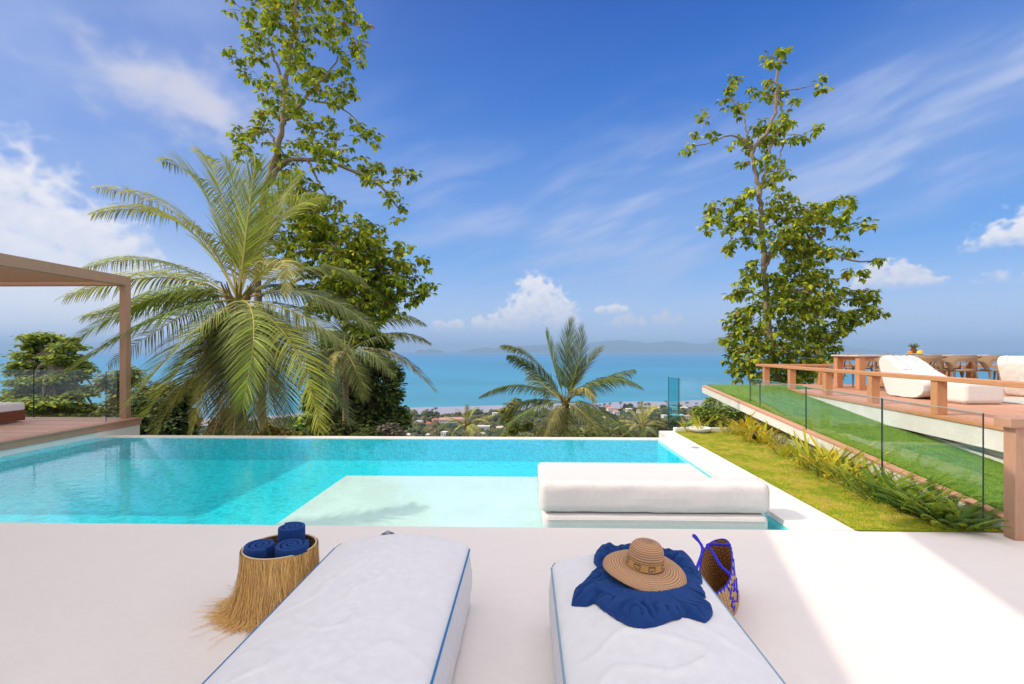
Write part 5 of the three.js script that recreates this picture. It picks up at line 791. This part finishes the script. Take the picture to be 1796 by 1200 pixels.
bush('shrub', 'dark green shrub mass just right of the pergola deck corner', 'shrub', 15, [[255, 738, 30, 22], [290, 720, 28, 22], [310, 745, 36, 22], [250, 712, 22, 16], [235, 755, 20, 14], [280, 758, 50, 12], [330, 735, 16, 20], [322, 700, 16, 16]], 0.15, 8000, T2, 306, Object.assign([[285, 790], [285, 740]], { r: 0.08 }));
bush('shrub', 'grey-green tree crown seen under the drooping left fronds', 'tree', 26, [[300, 690, 36, 22], [340, 680, 18, 20], [265, 690, 26, 24], [210, 690, 20, 30], [185, 670, 16, 16], [225, 660, 24, 22], [195, 715, 18, 16]], 0.22, 5200, T3, 307, Object.assign([[290, 770], [290, 700]], { r: 0.14 }));
bush('shrub', 'pale green shrub left of the large palm trunk', 'shrub', 18, [[385, 742, 16, 12], [378, 758, 18, 10], [395, 725, 10, 10]], 0.15, 1500, [[0.13, 0.17, 0.04], [0.18, 0.2, 0.05], [0.08, 0.12, 0.03]], 308, Object.assign([[385, 785], [385, 750]], { r: 0.05 }));
bush('sapling', 'thin yellow-green sapling left of the middle palm', 'tree', 27, [[893, 712, 8, 8], [905, 702, 7, 6], [884, 720, 7, 6], [896, 735, 11, 10], [902, 752, 14, 10], [890, 765, 12, 8], [925, 745, 10, 12], [950, 762, 14, 10]], 0.22, 750, T4, 309, Object.assign([[892, 790], [894, 740], [898, 705]], { r: 0.05 }));
bush('shrub', 'olive bushes at the foot of the middle palm', 'shrub', 30, [[1010, 762, 30, 12], [960, 765, 26, 10], [1060, 764, 26, 12], [1045, 752, 18, 12], [920, 768, 20, 8]], 0.22, 3200, [...T3, ...T4.slice(2)], 310, Object.assign([[1000, 790], [1000, 768]], { r: 0.06 }));
bush('leafy_tree', 'olive-green tree below the tip of the turf ramp', 'tree', 40, [[1250, 705, 14, 10], [1235, 722, 20, 12], [1265, 722, 22, 14], [1285, 735, 20, 14], [1240, 742, 26, 12], [1275, 750, 26, 12], [1215, 748, 18, 8], [1300, 715, 14, 12]], 0.30, 7000, T1, 311, Object.assign([[1255, 775], [1255, 730]], { r: 0.2 }));
bush('leafy_tree', 'brownish scrub left of the pool coping end', 'shrub', 60, [[1085, 762, 30, 10], [1130, 766, 30, 10], [1165, 760, 20, 12], [1180, 745, 16, 10], [1150, 740, 14, 8]], 0.34, 4500, [[0.16, 0.14, 0.05], [0.12, 0.12, 0.04], [0.2, 0.17, 0.06]], 312, Object.assign([[1125, 785], [1125, 768]], { r: 0.1 }));

// --- the border along the lawn
function strap(L, w, bend, n = 6) { const pos = [], idx = []; for (let i = 0; i <= n; i++) { const s = i / n, a = bend * s, z = L * (Math.sin(a) / Math.max(bend, 1e-3)), y = L * ((s) - bend * 0.42 * s * s), x = w / 2 * Math.pow(Math.sin(Math.PI * Math.min(0.98, 0.12 + 0.86 * s)), 0.6) * (s === 1 ? 0.05 : 1); pos.push(-x, y + x * 0.3, z, 0, y, z, x, y + x * 0.3, z); if (i) { const b = (i - 1) * 3; idx.push(b, b + 1, b + 3, b + 1, b + 4, b + 3, b + 1, b + 2, b + 4, b + 2, b + 5, b + 4); } } return geoOf(pos, idx); }
function fernLeaf(L, bend, n = 22) { const pos = [], idx = []; const P = (s) => [0, L * (s - bend * 0.42 * s * s), L * Math.sin(bend * s) / bend]; for (let i = 1; i < n; i++) { const s = i / n, p = P(s), p2 = P(s + 0.02), len = 0.085 * L * Math.pow(Math.sin(Math.PI * (0.1 + 0.88 * s)), 0.7), hw = L * 0.36 / n; const dy = (p2[1] - p[1]) / 0.02 / L, dz = (p2[2] - p[2]) / 0.02 / L; for (const sd of [-1, 1]) { const b = pos.length / 3; pos.push(0, p[1] - dy * hw, p[2] - dz * hw, 0, p[1] + dy * hw, p[2] + dz * hw, sd * len * 0.6, p[1] + dy * hw * 1.6 - 0.01 * L, p[2] + dz * hw * 1.6, sd * len, p[1] + dy * hw * 1.5 - 0.04 * L, p[2] + dz * hw * 1.5, sd * len * 0.6, p[1] - dy * hw * 0.6 - 0.01 * L, p[2] - dz * hw * 0.6); idx.push(b, b + 1, b + 2, b, b + 2, b + 4, b + 4, b + 2, b + 3); } } const q = 8, c0 = pos.length / 3; for (let i = 0; i <= q; i++) { const p = P(i / q); pos.push(-0.003, p[1], p[2], 0.003, p[1], p[2]); if (i) { const b = c0 + (i - 1) * 2; idx.push(b, b + 1, b + 2, b + 1, b + 3, b + 2); } } return geoOf(pos, idx); }
const straps = [strap(0.48, 0.028, 0.35), strap(0.5, 0.032, 0.75), strap(0.48, 0.028, 1.2), strap(0.46, 0.03, 1.9)], ferns = [fernLeaf(0.55, 0.5), fernLeaf(0.55, 0.9), fernLeaf(0.55, 1.3), fernLeaf(0.52, 1.8)];
const mYel = [leafTone(0.56, 0.48, 0.02), leafTone(0.62, 0.52, 0.03), leafTone(0.42, 0.44, 0.02), leafTone(0.64, 0.40, 0.04)], mMid = [leafTone(0.30, 0.35, 0.02), leafTone(0.40, 0.42, 0.02), leafTone(0.2, 0.27, 0.02)], mFern = [leafTone(0.11, 0.21, 0.012), leafTone(0.17, 0.27, 0.012), leafTone(0.07, 0.145, 0.012), leafTone(0.26, 0.33, 0.015)], mDry = [leafTone(0.34, 0.17, 0.05), leafTone(0.28, 0.15, 0.06)];
function clump(name, label, cat, x, z, h, n, geos, mats, seed, spread = 0.1, low = 0.25, y0 = 0.008) { const R = rng(seed), t = thing(name, label, cat, [x, y0, z], 0, 'border plants beside the lawn'); for (let i = 0; i < n; i++) { const q = R(), g = geos[Math.min(geos.length - 1, Math.floor(q * geos.length))], m = mesh('leaf', g, mats[Math.floor(R() * mats.length)], t), s = h / 0.42 * (0.65 + 0.5 * R()), a = R() * 6.283, rr = spread * Math.sqrt(R()); m.position.set(Math.cos(a) * rr, 0, Math.sin(a) * rr); m.rotation.set((R() - 0.3) * low, R() * 6.283, (R() - 0.5) * 0.2, 'YXZ'); m.scale.set(s * (0.85 + 0.4 * R()), s, s); } return t; }
clump('spider_lily', 'bright yellow leafy clump at the far corner of the lawn', 'plant', 4.12, -9.75, 0.48, 87, straps, mYel, 401, 0.3);
clump('spider_lily', 'yellow leafy clump second from the far corner of the lawn', 'plant', 4.02, -8.95, 0.40, 76, straps, mYel, 402, 0.25);
clump('spider_lily', 'yellow-green strap-leaved clump behind the garden spotlight', 'plant', 4.0, -7.75, 0.34, 64, straps, [...mYel, ...mMid], 403, 0.22);
clump('spider_lily', 'yellow-green strap-leaved clump in front of the third glass seam', 'plant', 3.94, -7.0, 0.45, 87, straps, [...mYel, ...mMid], 404, 0.26);
clump('spider_lily', 'wide yellow strap-leaved clump at the middle of the border', 'plant', 3.86, -6.45, 0.39, 79, straps, [...mYel, ...mMid], 405, 0.24);
clump('spider_lily', 'yellow-green strap-leaved clump with a curled leaf before the dark ferns', 'plant', 3.82, -5.98, 0.40, 72, straps, [mYel[2], ...mMid], 406, 0.2);
clump('fern', 'dark green fern clump where the shade begins', 'fern', 3.80, -5.50, 0.37, 95, [...straps, ferns[1], ...straps.slice(1)], mFern, 407, 0.2);
clump('fern', 'dense dark green fern clump in the middle of the shade', 'fern', 3.86, -5.18, 0.35, 95, [straps[0], straps[1], straps[2], ferns[1], ferns[2], straps[3]], mFern, 408, 0.2);
clump('fern', 'broad fern with arching fronds second from the terrace edge', 'fern', 3.84, -4.98, 0.32, 64, ferns.slice(1), mFern, 409, 0.18);
clump('fern', 'spreading fern at the terrace edge beside the timber post', 'fern', 3.86, -4.76, 0.30, 60, ferns.slice(1), [...mFern, mFern[3]], 410, 0.16);
clump('dry_plant', 'withered brown plant beside the garden spotlight', 'plant', 3.88, -8.35, 0.16, 20, straps.slice(1), mDry, 411, 0.12);
{
  const t = thing('plant_pot', 'low white round pot with a few leaves on the far kerb of the lawn', 'plant pot', [3.36, 0.012, -10.02]); mesh('pot', lathe([[0, 0], [0.13, 0], [0.2, 0.05], [0.21, 0.1], [0.19, 0.1], [0.17, 0.07], [0, 0.07]], 28), M.white, t); const R = rng(9); for (let i = 0; i < 9; i++) { const m = mesh('leaf', straps[i % 2], mYel[i % 3], t), s = 0.7 + 0.35 * R(); m.position.set((R() - 0.5) * 0.16, 0.06, (R() - 0.5) * 0.1); m.rotation.y = R() * 6.28; m.scale.setScalar(s); }
  clump('spider_lily', 'few thin yellow leaves standing left of the white pot', 'plant', 3.16, -10.06, 0.32, 6, straps.slice(0, 2), mYel, 412, 0.05);
  clump('spider_lily', 'small sparse yellow plant midway along the far kerb', 'plant', 3.86, -10.03, 0.29, 13, straps.slice(0, 2), mYel, 413, 0.08);
}
{
  const p = at(1322, 774, 8.75), t = thing('garden_spotlight', 'small dark garden spotlight on a stake at the lawn border', 'spotlight', [p.x, 0.01, p.z]); mesh('stake', new THREE.CylinderGeometry(0.012, 0.006, 0.1, 8).translate(0, 0.05, 0), M.black, t); const b = lathe([[0, 0], [0.045, 0], [0.05, 0.02], [0.042, 0.1], [0.03, 0.13], [0, 0.13]], 18); b.rotateX(0.9); b.translate(0, 0.12, -0.02); mesh('lamp_head', b, M.black, t); mesh('bracket', box(0.014, 0.07, 0.05, 0.03, 0.11, 0), M.black, t);
}

// --- potted palm on the terrace left of the view; its fronds shade the shallow shelf
{
  const R = rng(55), t = thing('potted_palm', 'slim potted palm at the left end of the terrace beside the pergola deck', 'potted palm', [-7.1, 0, -4.0]);
  mesh('pot', lathe([[0, 0], [0.22, 0], [0.3, 0.35], [0.33, 0.62], [0.35, 0.66], [0.3, 0.66], [0.28, 0.6], [0, 0.58]], 32), M.white, t);
  mesh('trunk', tube(curve([V(0, 0.55, 0), V(0.1, 1.6, -0.1), V(0.3, 2.75, -0.2)], 12), 0.06, 8), M.palmTrunk, t);
  const B = V(0.3, 2.72, -0.2), o = { n: 40, len: 0.42, w: 0.014, droop: 0.4, gap: 0.03, dry: 0.05, rib: 0.014, twist: 0.2, tone: G.green };
  for (const [x, y, z] of [[1.35, 0.35, -0.55], [1.2, 0.1, -0.1], [1.3, 0.75, -0.85], [0.7, 1.1, -0.9], [-0.6, 0.9, 0.8], [-1.1, 0.3, -0.5], [0.2, 1.3, 0.7], [-0.3, 0.5, -1.2], [0.8, 0.5, 0.9]]) frond(t, B, B.clone().add(V(x * 0.5, y + 0.35, z * 0.5)), B.clone().add(V(x, y, z)), o, R);
}

// ================================================================ THE PLAIN BY THE SHORE
const ground = (u, v) => { let d = (EYE - -100) * F / (v - 615); for (let k = 0; k < 6; k++) { const p = at(u, v, d); d = (EYE - terrY(p.x, -p.z)) * F / (v - 615); } return at(u, v, d); };
const houseSpots = [];
{
  const W = [0.72, 0.70, 0.66], Rf = { pink: [0.48, 0.25, 0.22], red: [0.42, 0.13, 0.08], white: [0.66, 0.64, 0.62], teal: [0.24, 0.46, 0.46], grey: [0.34, 0.34, 0.35], cream: [0.58, 0.50, 0.40] };
  const list = [
    [792, 741, 44, 12, 5, 'pink', 'long pale building with a wide pink roof near the shore'], [764, 742, 12, 9, 5, 'red', 'small house with red roof left of the long pale building'], [752, 750, 9, 8, 6, 'red', 'little red-walled house below the red-roofed house'], [735, 744, 14, 9, 4, 'grey', 'grey-roofed house among the trees at the left of the plain'],
    [848, 754, 22, 11, 5, 'white', 'white flat-roofed building behind the yellow palm'], [878, 756, 14, 9, 5, 'cream', 'cream house right of the white flat-roofed building'], [780, 765, 10, 8, 5, 'white', 'white house just above the pool edge left of the yellow palm'], [752, 768, 8, 7, 4, 'white', 'tiny white house at the pool edge'], [868, 731, 8, 8, 6, 'white', 'white house high among the trees near the shore'], [716, 768, 9, 8, 4, 'cream', 'cream house beside the flowering bush'], [846, 766, 8, 7, 4, 'cream', 'cream house right of the yellow palm trunk'], [700, 752, 10, 8, 5, 'grey', 'grey house at the edge of the dark tree'],
    [1072, 724, 14, 10, 8, 'pink', 'pink-roofed house near the beach right of the middle palm'], [1081, 728, 10, 9, 6, 'pink', 'lower pink house beside the pink-roofed house'], [1066, 719, 8, 8, 6, 'red', 'small red roof close to the beach'], [1103, 722, 10, 9, 5, 'white', 'white house near the beach'], [1126, 727, 18, 11, 7, 'pink', 'wide house with pale pink roof in the middle of the right plain'], [1140, 727, 9, 9, 6, 'teal', 'pale turquoise house next to the wide pink house'], [1152, 720, 10, 9, 5, 'cream', 'cream house left of the edge-on glass'], [1181, 719, 12, 9, 5, 'white', 'white house seen through the edge-on glass'], [1200, 720, 12, 9, 5, 'cream', 'cream house right of the edge-on glass'], [1188, 733, 24, 10, 4, 'teal', 'long turquoise roof seen through the lawn glass'], [1207, 735, 9, 8, 5, 'pink', 'pink house at the end of the turquoise roof'], [1060, 738, 9, 8, 5, 'cream', 'cream house behind the right frond of the middle palm'], [1165, 734, 8, 8, 5, 'white', 'white house above the olive palm clump'],
    [350, 751, 9, 8, 6, 'white', 'white house seen between the left fronds'], [358, 747, 7, 7, 5, 'cream', 'cream house seen between the left fronds'], [575, 762, 9, 8, 5, 'grey', 'blue-grey house left of the slim palm trunk'],
  ];
  for (const [u, v, wpx, dm, h, rf, label] of list) {
    const p = ground(u, v), d = -p.z, w = wpx * d / F, R = rng(Math.round(u * 7 + v)), t = thing('house', label, 'house', [p.x, terrY(p.x, d) - 0.3, p.z], (R() - 0.5) * 0.7), hh = h * 0.95 + 0.3, dp = dm;
    houseSpots.push([p.x, p.z, w / 2 + 4]);
    mesh('wall', box(w, hh, dp, 0, hh / 2, 0), std(rf === 'teal' ? [0.5, 0.62, 0.6] : rf === 'red' ? [0.62, 0.4, 0.33] : W, 0.8), t);
    const o = 0.7, rh = rf === 'white' ? 0.5 : 1.6 + w * 0.03, ri = rf === 'white' ? 0 : Math.min(dp, w) * 0.42, X = w / 2 + o, Z = dp / 2 + o, pos = [-X, hh, Z, X, hh, Z, X, hh, -Z, -X, hh, -Z, -X + ri, hh + rh, 0.2, X - ri, hh + rh, 0.2, X - ri, hh + rh, -0.2, -X + ri, hh + rh, -0.2];
    if (rf === 'white') mesh('roof', box(w + o, 0.5, dp + o, 0, hh + 0.26, 0), std(Rf[rf], 0.8), t); else mesh('roof', geoOf(pos, [0, 1, 5, 0, 5, 4, 1, 2, 6, 1, 6, 5, 2, 3, 7, 2, 7, 6, 3, 0, 4, 3, 4, 7, 4, 5, 6, 4, 6, 7, 0, 2, 1, 0, 3, 2]).toNonIndexed(), std(Rf[rf], 0.8), t), t.children[t.children.length - 1].geometry.computeVertexNormals();
    const nw = Math.max(2, Math.round(w / 4)); for (let k = 0; k < nw; k++) mesh('window', box(1.3, 1.5, 0.1, -w / 2 + (k + 0.5) * w / nw, Math.min(hh * 0.55, 3), dp / 2 + 0.03), std([0.06, 0.08, 0.10], 0.3), t);
  }
}
{
  // tree cover of the plain: many crowns, each a knobbly mass of foliage
  const R = rng(71), kinds = [0, 1, 2].map((s) => { const g = mergeVertices(new THREE.IcosahedronGeometry(1, 4).deleteAttribute('uv').deleteAttribute('normal')), p = g.attributes.position, c = []; for (let i = 0; i < p.count; i++) { const v = V(p.getX(i), p.getY(i), p.getZ(i)), k = 1 + 0.24 * n3(v.x * 1.8 + s * 9, v.y * 1.8, v.z * 1.8) + 0.20 * n3(v.x * 4.5, v.y * 4.5 + s, v.z * 4.5) + 0.12 * n3(v.x * 11, v.y * 11, v.z * 11 + s); p.setXYZ(i, v.x * k, v.y * k * 0.8, v.z * k); const q = 0.75 + 0.5 * n3(v.x * 9 + 3, v.y * 9, v.z * 9); c.push(q, q, q); } g.setAttribute('color', new THREE.Float32BufferAttribute(c, 3)); g.computeVertexNormals(); return g; });
  const sets = [[], [], []]; let tries = 0;
  while (sets[0].length + sets[1].length + sets[2].length < 3600 && tries++ < 40000) {
    const u = 120 + 1240 * R(), v = 716 + 62 * Math.pow(R(), 0.9), p = ground(u, v), d = -p.z; if (d > shoreD(p.x) - 26 || d < 420) continue;
    if (Math.abs(u - 785) < 20 && Math.abs(v - 751) < 5) continue; if (n2(p.x * 0.012, p.z * 0.02) > 0.45) continue;
    if (houseSpots.some(([x, z, r]) => Math.abs(p.x - x) < r && p.z > z - 6 && p.z < z + 24)) continue;
    const s = 2.2 + 3.6 * Math.pow(R(), 1.6); sets[Math.floor(R() * 3)].push([p.x, terrY(p.x, d) + s * 0.55, p.z, s, R(), R()]);
  }
  const mat = std([1, 1, 1], 1, { vertexColors: true }), c = new THREE.Color(), pal = [[0.05, 0.085, 0.03], [0.085, 0.12, 0.035], [0.13, 0.14, 0.05], [0.035, 0.065, 0.035], [0.15, 0.14, 0.06]];
  kinds.forEach((g, k) => { const im = new THREE.InstancedMesh(g, mat, sets[k].length); sets[k].forEach(([x, y, z, s, a, b], i) => { mtx.compose(V(x, y, z), qt.setFromAxisAngle(V(0, 1, 0), a * 6.28), V(s, s * (0.8 + 0.7 * b), s)); im.setMatrixAt(i, mtx); const q = pal[Math.floor(b * 4.99)]; im.setColorAt(i, c.setRGB(...q.map((w) => w * (0.8 + 0.4 * a)))); }); im.name = numbered('woodland'); im.castShadow = im.receiveShadow = true; tag(im, ['mixed green tree cover of the coastal plain', 'darker tree clumps of the coastal plain', 'paler tree clumps of the coastal plain'][k], null, null, 'stuff'); scene.add(im); });
}
{
  // palms along the beach, tiny in the picture
  const R = rng(72), spots = [[708, 727], [714, 728], [750, 729], [758, 730], [764, 730], [1040, 724], [1052, 720], [1060, 721], [1070, 719], [1089, 718], [1096, 720], [1120, 718], [1132, 721], [1137, 717], [1139, 722], [1168, 717], [1172, 719], [1190, 715], [1222, 717], [845, 729], [1205, 718]];
  let first = null;
  for (const [u, v] of spots) {
    const p = ground(u, v);
    if (!first) {
      first = thing('beach_palm', 'thin palm standing in the row along the beach', 'palm tree', [p.x, terrY(p.x, -p.z), p.z], 0, 'palms along the far beach');
      mesh('trunk', tube([V(0, 0, 0), V(0.4, 6, 0), V(0.2, 11, 0)], [0.32, 0.24, 0.2], 6), std([0.16, 0.13, 0.10], 0.9), first);
      const fr = []; for (let i = 0; i < 11; i++) { const a = i * 2.4, e = 0.9 - 1.3 * (i / 11), d = V(Math.cos(a), 0, Math.sin(a)), s = d.clone().cross(V(0, 1, 0)), P = (q) => V(0.2, 11, 0).addScaledVector(d, 4.2 * q * Math.cos(e * 0.6)).add(V(0, 4.2 * q * Math.sin(e) - 2.2 * q * q, 0)), pos = [], idx = []; for (let k = 0; k <= 5; k++) { const q = k / 5, c = P(q), w = 0.75 * Math.sin(Math.PI * (0.12 + 0.85 * q)); for (const sd of [-1, 0, 1]) { const o = c.clone().addScaledVector(s, sd * w); o.y -= Math.abs(sd) * w * 0.5; pos.push(o.x, o.y, o.z); } if (k) { const b = (k - 1) * 3; idx.push(b, b + 1, b + 3, b + 1, b + 4, b + 3, b + 1, b + 2, b + 4, b + 2, b + 5, b + 4); } } fr.push(geoOf(pos, idx)); }
      mesh('crown', merge(fr), leafTone(0.05, 0.075, 0.03), first);
    } else { const c = first.clone(); c.name = numbered('beach_palm'); c.position.set(p.x, terrY(p.x, -p.z), p.z); c.rotation.y = R() * 6.28; c.scale.setScalar(0.8 + 0.4 * R()); c.userData = { ...first.userData }; scene.add(c); }
  }
}

renderer.render(scene, camera);
